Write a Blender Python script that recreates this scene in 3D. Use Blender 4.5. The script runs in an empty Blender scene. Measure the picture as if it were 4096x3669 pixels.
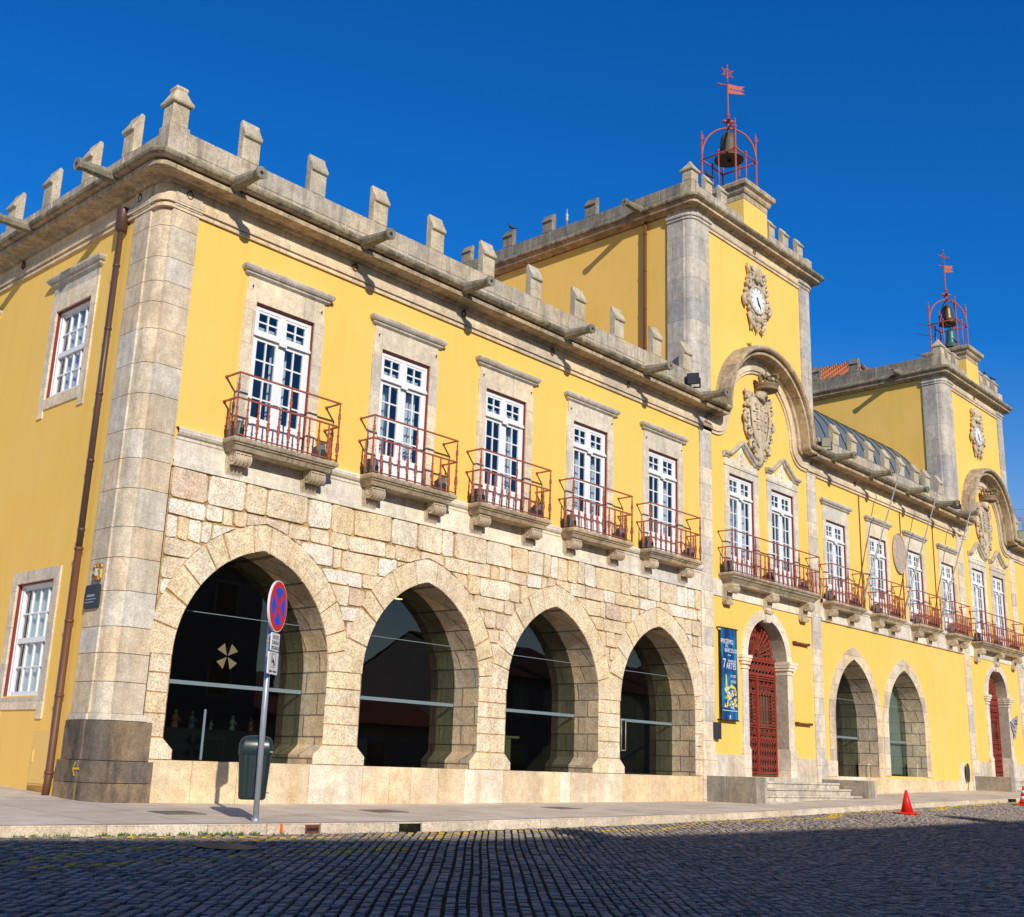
import bpy, math, random
from mathutils import Vector, Matrix
random.seed(7)
R = math.radians
SC = bpy.context.scene
COL = SC.collection

# ------------------------------------------------------------------ camera, sky, sun, exposure
CAM = (-8.7141, -16.1976, 1.0734)
YAW, PITCH, ROLL = 0.8235, 0.2636, 0.0334
cd = bpy.data.cameras.new('camera')
cam = bpy.data.objects.new('camera', cd)
COL.objects.link(cam)
fw = Vector((math.sin(YAW)*math.cos(PITCH), math.cos(YAW)*math.cos(PITCH), math.sin(PITCH)))
rt = Vector((math.cos(YAW), -math.sin(YAW), 0))
up = rt.cross(fw)
r2 = rt*math.cos(ROLL) + up*math.sin(ROLL)
u2 = up*math.cos(ROLL) - rt*math.sin(ROLL)
cam.matrix_world = Matrix(((r2.x, u2.x, -fw.x, CAM[0]), (r2.y, u2.y, -fw.y, CAM[1]), (r2.z, u2.z, -fw.z, CAM[2]), (0, 0, 0, 1)))
cd.sensor_fit = 'HORIZONTAL'
cd.sensor_width = 36.0
cd.lens = 36.0*4578.44/4096.0
cd.clip_start = 0.1
cd.clip_end = 3000
SC.camera = cam

SUN_D = Vector((0.38, 0.82, -0.425)).normalized()      # the way the light travels
w = bpy.data.worlds.new('World')
SC.world = w
w.use_nodes = True
nt = w.node_tree
bg = nt.nodes['Background']
sky = nt.nodes.new('ShaderNodeTexSky')
sky.sky_type = 'NISHITA'
sky.sun_disc = False
sky.sun_elevation = math.asin(-SUN_D.z)
sky.sun_rotation = math.atan2(-SUN_D.x, -SUN_D.y)
sky.altitude = 300
sky.air_density = 1.0
sky.dust_density = 0.0
sky.ozone_density = 3.0
hs = nt.nodes.new('ShaderNodeHueSaturation')
hs.inputs['Saturation'].default_value = 1.30
hs.inputs['Hue'].default_value = 0.5
hs.inputs['Value'].default_value = 1.0
nt.links.new(sky.outputs[0], hs.inputs['Color'])
tn = nt.nodes.new('ShaderNodeMixRGB')
tn.blend_type = 'MULTIPLY'
tn.inputs['Fac'].default_value = 1.0
tn.inputs['Color2'].default_value = (.18, .81, 1.22, 1)
nt.links.new(hs.outputs[0], tn.inputs['Color1'])
# the bright, hazier part of the sky towards the sun stays pale, the far side is deep blue
bw = nt.nodes.new('ShaderNodeRGBToBW')
nt.links.new(sky.outputs[0], bw.inputs[0])
mr = nt.nodes.new('ShaderNodeMapRange')
mr.inputs['From Min'].default_value = 2.3
mr.inputs['From Max'].default_value = 4.6
nt.links.new(bw.outputs[0], mr.inputs['Value'])
pale = nt.nodes.new('ShaderNodeMixRGB')
pale.blend_type = 'MULTIPLY'
pale.inputs['Fac'].default_value = 1.0
pale.inputs['Color2'].default_value = (1.06, .97, .88, 1)
nt.links.new(sky.outputs[0], pale.inputs['Color1'])
mxs = nt.nodes.new('ShaderNodeMixRGB')
nt.links.new(mr.outputs[0], mxs.inputs['Fac'])
nt.links.new(tn.outputs[0], mxs.inputs['Color1'])
nt.links.new(pale.outputs[0], mxs.inputs['Color2'])
nt.links.new(mxs.outputs[0], bg.inputs['Color'])
bg.inputs['Strength'].default_value = 0.12

sl = bpy.data.lights.new('sun', 'SUN')
sl.energy = 4.4
sl.angle = R(0.5)
sl.color = (1.0, 0.925, 0.80)
so = bpy.data.objects.new('sun', sl)
COL.objects.link(so)
so.rotation_euler = SUN_D.to_track_quat('-Z', 'Y').to_euler()
SC.view_settings.view_transform = 'Standard'
SC.view_settings.look = 'None'
SC.view_settings.exposure = 0.0
SC.view_settings.gamma = 1.0
try:
    SC.cycles.max_bounces = 6
    SC.cycles.transparent_max_bounces = 12
    SC.cycles.use_denoising = True
except Exception:
    pass

# ------------------------------------------------------------------ material helpers
class NT:
    def __init__(s, name):
        s.m = bpy.data.materials.new(name)
        s.m.use_nodes = True
        s.t = s.m.node_tree
        s.b = s.t.nodes['Principled BSDF']
        s.out = s.t.nodes['Material Output']
    def n(s, typ, ins=None, **props):
        nd = s.t.nodes.new('ShaderNode' + typ)
        for k, v in props.items():
            setattr(nd, k, v)
        for k, v in (ins or {}).items():
            s.set(nd.inputs[k], v)
        return nd
    def set(s, sock, v):
        if isinstance(v, bpy.types.NodeSocket):
            s.t.links.new(v, sock)
        elif isinstance(v, tuple) and len(v) == 3 and sock.type == 'RGBA':
            sock.default_value = (*v, 1)
        else:
            sock.default_value = v
    def pos(s, sx=1, sy=1, sz=1):
        g = s.n('NewGeometry')
        mp = s.n('Mapping', {'Vector': g.outputs['Position'], 'Scale': (sx, sy, sz)})
        return mp.outputs[0]
    def noise(s, scale, detail=4, rough=.6, vec=None, dist=0):
        nd = s.n('TexNoise', {'Scale': scale, 'Detail': detail, 'Roughness': rough, 'Distortion': dist, 'Vector': vec or s.pos()})
        return nd.outputs['Fac']
    def ramp(s, fac, stops):
        r = s.n('ValToRGB', {'Fac': fac})
        e = r.color_ramp.elements
        while len(e) < len(stops):
            e.new(0.5)
        for el, (p, c) in zip(e, stops):
            el.position = p
            el.color = (*c, 1) if isinstance(c, tuple) else (c, c, c, 1)
        return r.outputs['Color']
    def mix(s, a, b, fac, mode='MIX'):
        nd = s.n('MixRGB', {'Fac': fac, 'Color1': a, 'Color2': b}, blend_type=mode)
        return nd.outputs[0]
    def math(s, op, a, b=0.0):
        return s.n('Math', {0: a, 1: b}, operation=op).outputs[0]
    def bump(s, h, strength=.3, dist=.02):
        s.set(s.b.inputs['Normal'], s.n('Bump', {'Height': h, 'Strength': strength, 'Distance': dist}).outputs[0])
    def attr(s, name):
        return s.n('Attribute', attribute_name=name).outputs['Fac']
    def base(s, c, rough=.8, spec=.3, metal=0):
        s.set(s.b.inputs['Base Color'], c)
        s.set(s.b.inputs['Roughness'], rough)
        s.set(s.b.inputs['Specular IOR Level'], spec)
        s.set(s.b.inputs['Metallic'], metal)
        return s.m

def mul(c, k):
    return tuple(min(1, x*k) for x in c)

def stone(name, stops, stain=.35, stain_col=(.10, .085, .065), grain=.5, bump=.35, joints=None, moss=0, ochre=.25, streak=.35):
    t = NT(name)
    col = t.ramp(t.attr('tint'), stops)
    big = t.noise(1.1, 5, .65)
    col = t.mix(col, t.ramp(big, [(.32, .84), (.5, 1.02), (.68, 1.18)]), 1.0, 'MULTIPLY')
    col = t.mix(col, t.ramp(t.noise(6.5, 5, .7), [(.34, .86), (.66, 1.16)]), 1.0, 'MULTIPLY')
    if ochre:
        oc = t.ramp(t.noise(2.3, 6, .7, t.pos(1, 1, .6)), [(.47, 0.0), (.68, 1.0)])
        col = t.mix(col, (.55, .33, .12), t.math('MULTIPLY', oc, ochre))
    jh = None
    if joints:
        bw, bh, ms, dark = joints
        g = t.n('NewGeometry')
        sp = t.n('SeparateXYZ', {0: g.outputs['Position']})
        uu = t.math('ADD', sp.outputs[0], sp.outputs[1])
        cv = t.n('CombineXYZ', {0: uu, 1: sp.outputs[2], 2: 0.0})
        br = t.n('TexBrick', {'Vector': cv.outputs[0], 'Scale': 1.0, 'Mortar Size': ms, 'Mortar Smooth': .1, 'Bias': 0.0,
                              'Brick Width': bw, 'Row Height': bh, 'Color1': (.80, .81, .84), 'Color2': (1.2, 1.10, .96), 'Mortar': (dark, dark, dark)}, offset=.43, squash=1.0)
        col = t.mix(col, br.outputs['Color'], 1.0, 'MULTIPLY')
        jh = br.outputs['Fac']
    fine = t.noise(34, 3, .75)
    col = t.mix(col, t.ramp(fine, [(.28, 1-grain*.75), (.72, 1+grain*.7)]), 1.0, 'MULTIPLY')
    if stain:
        st = t.ramp(t.noise(3.0, 6, .75, t.pos(1, 1, .35)), [(.46, 0.0), (.68, 1.0)])
        col = t.mix(col, stain_col, t.math('MULTIPLY', st, stain))
    if streak:
        sk = t.ramp(t.noise(9, 3, .6, t.pos(1, 1, .06)), [(.5, 0.0), (.7, 1.0)])
        col = t.mix(col, stain_col, t.math('MULTIPLY', sk, streak*.6))
    if moss:
        mo = t.ramp(t.noise(5, 5, .7), [(.55, 0.0), (.7, 1.0)])
        col = t.mix(col, (.17, .15, .05), t.math('MULTIPLY', mo, moss))
    h = t.math('ADD', t.math('MULTIPLY', fine, .4), t.math('MULTIPLY', t.noise(8, 4, .6), .9))
    if jh is not None:
        h = t.math('SUBTRACT', h, t.math('MULTIPLY', jh, 1.2))
    t.bump(h, bump, .03)
    return t.base(col, .88, .2)

BUFF = [(0.0, (.50, .44, .34)), (.35, (.53, .44, .30)), (.7, (.56, .43, .27)), (1.0, (.50, .38, .27))]
M = {}
M['rubble'] = stone('rubble granite', [(0, (.86, .80, .69)), (.25, (.82, .70, .52)), (.5, (.78, .60, .37)), (.75, (.80, .66, .46)), (1, (.68, .52, .39))], .22, (.28, .19, .09), .75, .9, ochre=.35, streak=.1)
M['voussoir'] = stone('voussoir granite', [(0, (.80, .69, .52)), (.5, (.79, .63, .40)), (1, (.74, .61, .45))], .18, (.22, .16, .08), .75, .85, ochre=.25, streak=.08)
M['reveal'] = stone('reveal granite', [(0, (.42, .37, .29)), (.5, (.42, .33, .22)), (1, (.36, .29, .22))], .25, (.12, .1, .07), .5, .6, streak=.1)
M['ashlar'] = stone('weathered ashlar', [(0, (.66, .61, .53)), (.4, (.62, .53, .40)), (.75, (.68, .54, .37)), (1, (.56, .49, .39))], .35, (.17, .15, .12), .4, .35, ochre=.25)
M['plinth'] = stone('dark plinth stone', [(0, (.13, .115, .10)), (.5, (.17, .135, .10)), (1, (.26, .19, .12))], .8, (.045, .04, .037), .4, .4, ochre=.25)
M['base'] = stone('base slab granite', [(0, (.76, .68, .55)), (.4, (.76, .61, .40)), (.7, (.72, .54, .32)), (1, (.62, .53, .41))], .12, (.25, .18, .1), .4, .35, ochre=.5, streak=.1)
M['trim'] = stone('window trim granite', [(0, (.74, .70, .62)), (1, (.68, .59, .46))], .12, (.2, .17, .13), .35, .25, joints=(1.9, .62, .008, .72), ochre=.15, streak=.25)
M['hood'] = stone('hood mould granite', [(0, (.56, .52, .45)), (1, (.50, .44, .36))], .4, (.13, .12, .1), .4, .3, ochre=.05, streak=.5)
M['pilaster'] = stone('pilaster ashlar', [(0, (.70, .64, .54)), (.5, (.66, .56, .43)), (1, (.63, .51, .37))], .3, (.2, .17, .13), .35, .3, joints=(2.3, .47, .007, .55), ochre=.2, streak=.3)
M['greypil'] = stone('grey pilaster ashlar', [(0, (.52, .49, .45)), (1, (.56, .52, .46))], .4, (.15, .14, .13), .35, .35, joints=(1.3, .62, .012, .72), ochre=.08)
M['frieze'] = stone('frieze granite', [(0, (.70, .59, .44)), (1, (.68, .54, .36))], .2, (.22, .17, .11), .35, .2, joints=(1.55, 4, .008, .62), ochre=.35, streak=.25)
M['cornice'] = stone('cornice granite', [(0, (.52, .43, .31)), (1, (.46, .38, .27))], .6, (.075, .065, .05), .4, .35, joints=(1.15, 4, .01, .5), moss=.35, ochre=.15, streak=.7)
M['cornice_top'] = stone('blackened cornice roll', [(0, (.33, .29, .21)), (1, (.30, .26, .19))], .85, (.05, .045, .035), .5, .5, joints=(1.15, 4, .01, .5), moss=.45, ochre=.05, streak=1.0)
M['parapet'] = stone('parapet granite', [(0, (.50, .44, .36)), (.5, (.54, .44, .32)), (1, (.44, .39, .32))], .55, (.11, .095, .075), .5, .45, moss=.25, ochre=.15, streak=.8)
M['parapet_dark'] = stone('lichened parapet granite', [(0, (.27, .25, .22)), (1, (.31, .28, .23))], .6, (.07, .07, .06), .5, .5, joints=(1.1, .33, .012, .8), moss=.45, ochre=.05, streak=.8)
M['merlon'] = stone('merlon granite', [(0, (.54, .47, .36)), (.5, (.58, .48, .33)), (1, (.50, .44, .34))], .4, (.14, .12, .09), .5, .45, moss=.3, ochre=.15, streak=.3)
M['gargoyle'] = stone('gargoyle granite', [(0, (.27, .24, .18)), (1, (.31, .27, .2))], .6, (.07, .065, .05), .5, .5, moss=.6, ochre=.05)
M['carving'] = stone('carved limestone', [(0, (.58, .48, .35)), (1, (.53, .43, .31))], .35, (.14, .11, .08), .35, .4, ochre=.1)
M['crown'] = stone('carved dark crown', [(0, (.25, .18, .11)), (1, (.25, .18, .11))], .3, (.1, .08, .05), .35, .4, ochre=.1)
M['step'] = stone('step granite', [(0, (.62, .57, .48)), (1, (.58, .51, .41))], .5, (.14, .12, .1), .4, .35, ochre=.1, streak=.5)
M['cheek'] = stone('cheek wall granite', [(0, (.30, .28, .26)), (.5, (.34, .29, .22)), (1, (.52, .48, .42))], .55, (.10, .09, .07), .4, .45, ochre=.15)
M['kerb'] = stone('kerb granite', [(0, (.72, .63, .51)), (.5, (.68, .56, .40)), (1, (.6, .51, .4))], .2, (.2, .16, .11), .5, .4, ochre=.25, streak=0)
M['mortar'] = stone('ochre mortar', [(0, (.54, .36, .15)), (1, (.54, .36, .15))], .85, (.08, .05, .025), .5, .6, ochre=.2)
M['graymortar'] = stone('dark joint', [(0, (.16, .135, .1)), (1, (.16, .135, .1))], .3, (.05, .04, .03), .4, .4, ochre=.1)

def plaster():
    t = NT('yellow plaster')
    a = t.noise(.7, 5, .6)
    col = t.mix((.86, .54, .125), (.92, .59, .145), a)
    st = t.ramp(t.noise(2.5, 6, .7, t.pos(1, 1, .25)), [(.5, 0.0), (.85, 1.0)])
    col = t.mix(col, (.74, .42, .105), t.math('MULTIPLY', st, .4))
    sk = t.ramp(t.noise(5, 4, .65, t.pos(1, 1, .04)), [(.52, 0.0), (.72, 1.0)])
    col = t.mix(col, (.70, .40, .11), t.math('MULTIPLY', sk, .22))
    pt = t.ramp(t.noise(.45, 3, .5), [(.46, 0.0), (.52, 1.0)])
    col = t.mix(col, (.93, .60, .20), t.math('MULTIPLY', pt, .25))
    t.bump(t.math('ADD', t.noise(60, 3, .7), t.math('MULTIPLY', t.noise(3, 3), 2.0)), .16, .01)
    return t.base(col, .9, .15)
M['yellow'] = plaster()

def flat(name, c, rough=.5, spec=.4, metal=0, var=.12, nscale=14, rust=0, bump=0):
    t = NT(name)
    n = t.noise(nscale, 4, .65)
    col = t.mix(mul(c, 1-var), mul(c, 1+var), n)
    if rust:
        rs = t.ramp(t.noise(7, 6, .7), [(.5, 0.0), (.68, 1.0)])
        col = t.mix(col, (.12, .045, .02), t.math('MULTIPLY', rs, rust))
    if bump:
        t.bump(n, bump, .01)
    return t.base(col, rough, spec, metal)
M['white'] = flat('white window paint', (.80, .80, .80), .45, .4, 0, .05)
M['redtrim'] = flat('oxblood frame paint', (.20, .028, .018), .5, .4, 0, .15)
M['rail'] = flat('rust red railing paint', (.36, .095, .05), .55, .35, 0, .2, 25, .25)
M['cage'] = flat('red oxide cage paint', (.42, .085, .05), .5, .4, 0, .2, 12, .25)
M['gate'] = flat('red oxide gate paint', (.27, .038, .022), .5, .4, 0, .2, 10, .2)
M['bell'] = flat('dark bronze', (.105, .085, .06), .6, .4, .2, .45, 5, .6)
M['bell_bright'] = flat('brown bronze', (.14, .085, .035), .42, .5, .5, .3, 6)
M['bell_green'] = flat('green bronze', (.055, .16, .14), .45, .5, .3, .3, 7)
M['iron'] = flat('rusty iron', (.17, .06, .03), .8, .2, 0, .3, 20, .5)
M['pipe'] = flat('brown downpipe paint', (.085, .048, .035), .4, .4, 0, .15, 6, .1)
M['pipe_low'] = flat('rust brown downpipe', (.14, .058, .03), .5, .4, 0, .15, 6, .25)
M['flood'] = flat('dark grey lamp housing', (.12, .14, .15), .5, .4, 0, .12)
M['black'] = flat('black paint', (.018, .018, .02), .5, .4)
M['steel'] = flat('galvanised steel', (.36, .40, .46), .42, .5, .35, .12, 9, .06)
M['polesteel'] = flat('brushed pole steel', (.42, .41, .37), .5, .4, .3, .08)
M['bin'] = flat('dark green bin plastic', (.018, .032, .036), .32, .5, 0, .12, 20)
M['signwhite'] = flat('sign white', (.74, .75, .78), .4, .5, 0, .03)
M['signred'] = flat('sign red', (.78, .025, .012), .6, .15, 0, .04)
M['signblue'] = flat('sign blue', (.008, .10, .72), .6, .15, 0, .04)
M['ink'] = flat('black lettering', (.02, .02, .025), .5, .3)
M['cone'] = flat('red cone rubber', (.72, .018, .012), .42, .4, 0, .08)
M['slate'] = flat('dark slate plaque', (.03, .037, .05), .5, .4, 0, .1)
M['zinc'] = None
M['mortarwhite'] = flat('pale lime mortar', (.62, .58, .52), .95, .1, 0, .25, 12)
M['cover'] = flat('worn manhole iron', (.20, .17, .13), .85, .2, 0, .2)
M['lens'] = flat('lamp lens glass', (.30, .29, .22), .25, .5, 0, .1)
M['curtain'] = flat('pale curtain', (.66, .70, .72), .9, .1, 0, .12, 5)
M['redcloth'] = flat('dark red curtain', (.20, .03, .06), .9, .1, 0, .15, 5)
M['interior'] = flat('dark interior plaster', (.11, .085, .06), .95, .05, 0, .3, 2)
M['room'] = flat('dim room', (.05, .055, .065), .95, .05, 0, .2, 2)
M['whitewall'] = flat('white house wall', (.30, .28, .25), .9, .2, 0, .08, 2)
M['greywall'] = flat('grey house wall', (.18, .17, .16), .9, .2, 0, .1, 2)
M['creamwall'] = flat('cream house wall', (.20, .17, .13), .9, .2, 0, .1, 2)
M['darkpane'] = flat('dark house window', (.02, .025, .03), .15, .5, 0, .1)
M['pigeon'] = flat('pigeon feathers', (.05, .055, .075), .7, .3, 0, .35, 18)
M['paintyellow'] = flat('yellow road paint', (.72, .46, .02), .7, .2, 0, .15)
M['beige'] = flat('beige display board', (.42, .36, .19), .8, .2, 0, .06)
M['cabinet'] = flat('yellow cabinet paint', (.84, .54, .16), .6, .3, 0, .05)
M['medal'] = stone('pinkish medallion stone', [(0, (.46, .37, .30)), (1, (.46, .37, .30))], .25, (.2, .15, .12), .3, .2, ochre=.15)
M['gold'] = flat('banner gold', (.75, .62, .06), .7, .2, 0, .25, 40)
M['bluecloth'] = None
M['orange'] = flat('orange paint mark', (.75, .13, .02), .7, .2)
M['crane'] = flat('crane red paint', (.42, .16, .14), .6, .3, 0, .1)
M['grey_sign'] = flat('grey metal sign', (.38, .38, .44), .45, .5, .2, .06)
M['ovaldark'] = flat('dark sign back', (.055, .055, .06), .6, .3)
M['glassbar'] = flat('frosted glass band', (.17, .23, .25), .5, .4, 0, .05)
M['etched'] = flat('etched gold film', (.17, .145, .085), .7, .2, 0, .1)
M['ring'] = M['iron']

def banner_cloth():
    t = NT('blue banner cloth')
    a = t.noise(1.5, 4, .6, t.pos(3.0, 1, .8))
    col = t.ramp(a, [(.30, (.006, .02, .085)), (.50, (.008, .07, .22)), (.66, (.015, .26, .48))])
    return t.base(col, .65, .3)
M['bluecloth'] = banner_cloth()

def zinc():
    t = NT('standing seam zinc')
    n = t.noise(2, 4, .6)
    return t.base(t.mix((.125, .155, .175), (.18, .21, .23), n), .5, .5, .2)
M['zinc'] = zinc()

def tiles():
    t = NT('terracotta roof tiles')
    g = t.n('NewGeometry')
    sp = t.n('SeparateXYZ', {0: g.outputs['Position']})
    wv = t.math('ABSOLUTE', t.math('SINE', t.math('MULTIPLY', sp.outputs[0], 15.0)))
    wz = t.math('FRACT', t.math('MULTIPLY', sp.outputs[1], 3.2))
    col = t.mix((.42, .12, .05), (.62, .22, .10), t.noise(3, 5, .7))
    col = t.mix(col, (.10, .05, .03), t.math('MULTIPLY', t.ramp(t.noise(6, 5, .7), [(.5, 0.0), (.75, 1.0)]), .5))
    t.bump(t.math('ADD', wv, t.math('MULTIPLY', wz, .5)), .9, .08)
    return t.base(col, .85, .2)
M['tiles'] = tiles()

def pane(name, ior, tint, rough=.015, wob=.0):
    t = NT(name)
    g = t.n('NewGeometry')
    dt = t.n('VectorMath', {0: g.outputs['Incoming'], 1: g.outputs['Normal']}, operation='DOT_PRODUCT')
    one = t.math('SUBTRACT', 1.0, t.math('ABSOLUTE', dt.outputs['Value']))
    fres = t.math('ADD', ior, t.math('MULTIPLY', 1-ior, t.math('POWER', one, 5.0)))
    gl = t.n('BsdfGlossy', {'Color': (.95, .97, 1.0, 1), 'Roughness': rough})
    if wob:
        nb = t.n('Bump', {'Height': t.noise(2.2, 2, .5), 'Strength': wob, 'Distance': .02})
        t.set(gl.inputs['Normal'], nb.outputs[0])
    tr = t.n('BsdfTransparent', {'Color': (*tint, 1)})
    mx = t.n('MixShader', {0: fres, 1: tr.outputs[0], 2: gl.outputs[0]})
    t.t.links.new(mx.outputs[0], t.out.inputs['Surface'])
    return t.m
M['pane'] = pane('window pane', .13, (.78, .84, .88), .02, .04)
M['shopglass'] = pane('arcade plate glass', .085, (.36, .44, .40), .01, .012)

def lamp_mat():
    t = NT('lit spotlight')
    t.set(t.b.inputs['Emission Color'], (1.0, .55, .2))
    t.b.inputs['Emission Strength'].default_value = 6.0
    return t.base((.9, .6, .3), .5)
M['lit'] = lamp_mat()
def led_mat():
    t = NT('lit white spotlight')
    t.set(t.b.inputs['Emission Color'], (1.0, .95, .85))
    t.b.inputs['Emission Strength'].default_value = 8.0
    return t.base((.9, .9, .9), .5)
M['led'] = led_mat()

def setts():
    t = NT('granite setts')
    col = t.ramp(t.attr('tint'), [(0, (.20, .165, .14)), (.35, (.30, .25, .21)), (.7, (.38, .32, .265)), (1, (.25, .215, .19))])
    col = t.mix(col, t.ramp(t.noise(40, 3, .7), [(.25, .6), (.75, 1.3)]), 1.0, 'MULTIPLY')
    pm = t.math('MULTIPLY', t.attr('paint'), t.ramp(t.noise(16, 4, .75), [(.36, 0.0), (.5, 1.0)]))
    col = t.mix(col, (.62, .40, .03), pm)
    t.bump(t.math('ADD', t.noise(45, 3, .7), t.noise(13, 3, .6)), .6, .015)
    return t.base(col, .7, .2)
M['setts'] = setts()

def road_sheet():
    t = NT('sett bedding')
    g = t.n('NewGeometry')
    mp = t.n('Mapping', {'Vector': g.outputs['Position'], 'Rotation': (0, 0, R(-43))})
    ns = t.n('TexNoise', {'Scale': 1.3, 'Detail': 2.0, 'Vector': g.outputs['Position']})
    ad = t.n('MixRGB', {'Fac': .06, 'Color1': mp.outputs[0], 'Color2': ns.outputs['Color']}, blend_type='ADD')
    br = t.n('TexBrick', {'Vector': ad.outputs[0], 'Scale': 1.0, 'Mortar Size': .014, 'Mortar Smooth': .4, 'Brick Width': .17, 'Row Height': .115,
                          'Color1': (.10, .10, .105), 'Color2': (.17, .165, .16), 'Mortar': (.025, .03, .015)})
    col = t.mix(br.outputs['Color'], t.ramp(t.noise(30, 3, .7), [(.25, .65), (.75, 1.3)]), 1.0, 'MULTIPLY')
    t.bump(t.math('SUBTRACT', t.noise(30, 3), t.math('MULTIPLY', br.outputs['Fac'], 2.0)), .7, .03)
    return t.base(col, .75, .3)
M['road'] = road_sheet()
def bedding():
    t = NT('mossy joint soil')
    col = t.mix((.012, .012, .008), (.03, .045, .012), t.ramp(t.noise(5, 4, .7), [(.45, 0.0), (.6, 1.0)]))
    return t.base(col, .95, .1)
M['bedding'] = bedding()
M['bedding_road'] = M['road']

def paving():
    t = NT('pavement slabs')
    g = t.n('NewGeometry')
    mp = t.n('Mapping', {'Vector': g.outputs['Position'], 'Rotation': (0, 0, R(90)), 'Location': (.3, .2, 0)})
    br = t.n('TexBrick', {'Vector': mp.outputs[0], 'Scale': 1.0, 'Mortar Size': .012, 'Mortar Smooth': .2, 'Brick Width': 1.7, 'Row Height': 1.25,
                          'Color1': (.70, .585, .45), 'Color2': (.78, .66, .52), 'Mortar': (.40, .31, .21)})
    col = t.mix(br.outputs['Color'], t.ramp(t.noise(1.2, 6, .7), [(.3, .78), (.7, 1.1)]), 1.0, 'MULTIPLY')
    col = t.mix(col, t.ramp(t.noise(60, 3, .7), [(.25, .8), (.75, 1.15)]), 1.0, 'MULTIPLY')
    st = t.ramp(t.noise(2.2, 6, .7, t.pos(.35, 1.2, 1)), [(.52, 0.0), (.75, 1.0)])
    col = t.mix(col, (.23, .185, .13), t.math('MULTIPLY', st, .55))
    gm = t.ramp(t.noise(9, 4, .7), [(.62, 0.0), (.72, 1.0)])
    col = t.mix(col, (.16, .13, .10), t.math('MULTIPLY', gm, .45))
    t.bump(t.math('SUBTRACT', t.noise(50, 3), br.outputs['Fac']), .35, .01)
    return t.base(col, .9, .2)
M['paving'] = paving()
def earth():
    t = NT('ground')
    return t.base(t.mix((.10, .095, .09), (.16, .15, .14), t.noise(.2, 5)), .95, .1)
M['ground'] = earth()
def grass_mat():
    t = NT('grass blades')
    return t.base(t.mix((.06, .13, .015), (.14, .22, .03), t.attr('tint')), .7, .2)
M['grass'] = grass_mat()

def dial_mat():
    t = NT('clock dial')
    return t.base((.78, .80, .82), .35, .5)
M['dial'] = dial_mat()
def mosaic():
    t = NT('coloured mosaic')
    g = t.n('NewGeometry')
    vo = t.n('TexVoronoi', {'Vector': g.outputs['Position'], 'Scale': 28.0, 'Randomness': .4})
    sp = t.n('SeparateColor', {0: vo.outputs['Color']})
    col = t.ramp(sp.outputs[0], [(.0, (.5, .03, .02)), (.34, (.55, .04, .02)), (.36, (.75, .55, .03)), (.66, (.7, .5, .02)), (.68, (.05, .12, .03)), (1, (.04, .08, .03))])
    return t.base(col, .4, .4)
M['mosaic'] = mosaic()
M['roofing'] = flat('warm bounce roofing', (.58, .29, .15), .9, .1, 0, .15, 3)  # unseen flat roofs, given a warm colour to bounce light onto the tower sides
for i_, c_ in enumerate(((.6, .2, .08), (.55, .5, .42), (.5, .35, .05), (.12, .2, .35))): M['clay%d' % i_] = flat('painted clay %d' % i_, mul(c_, .3), .6, .2, 0, .2)
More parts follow.
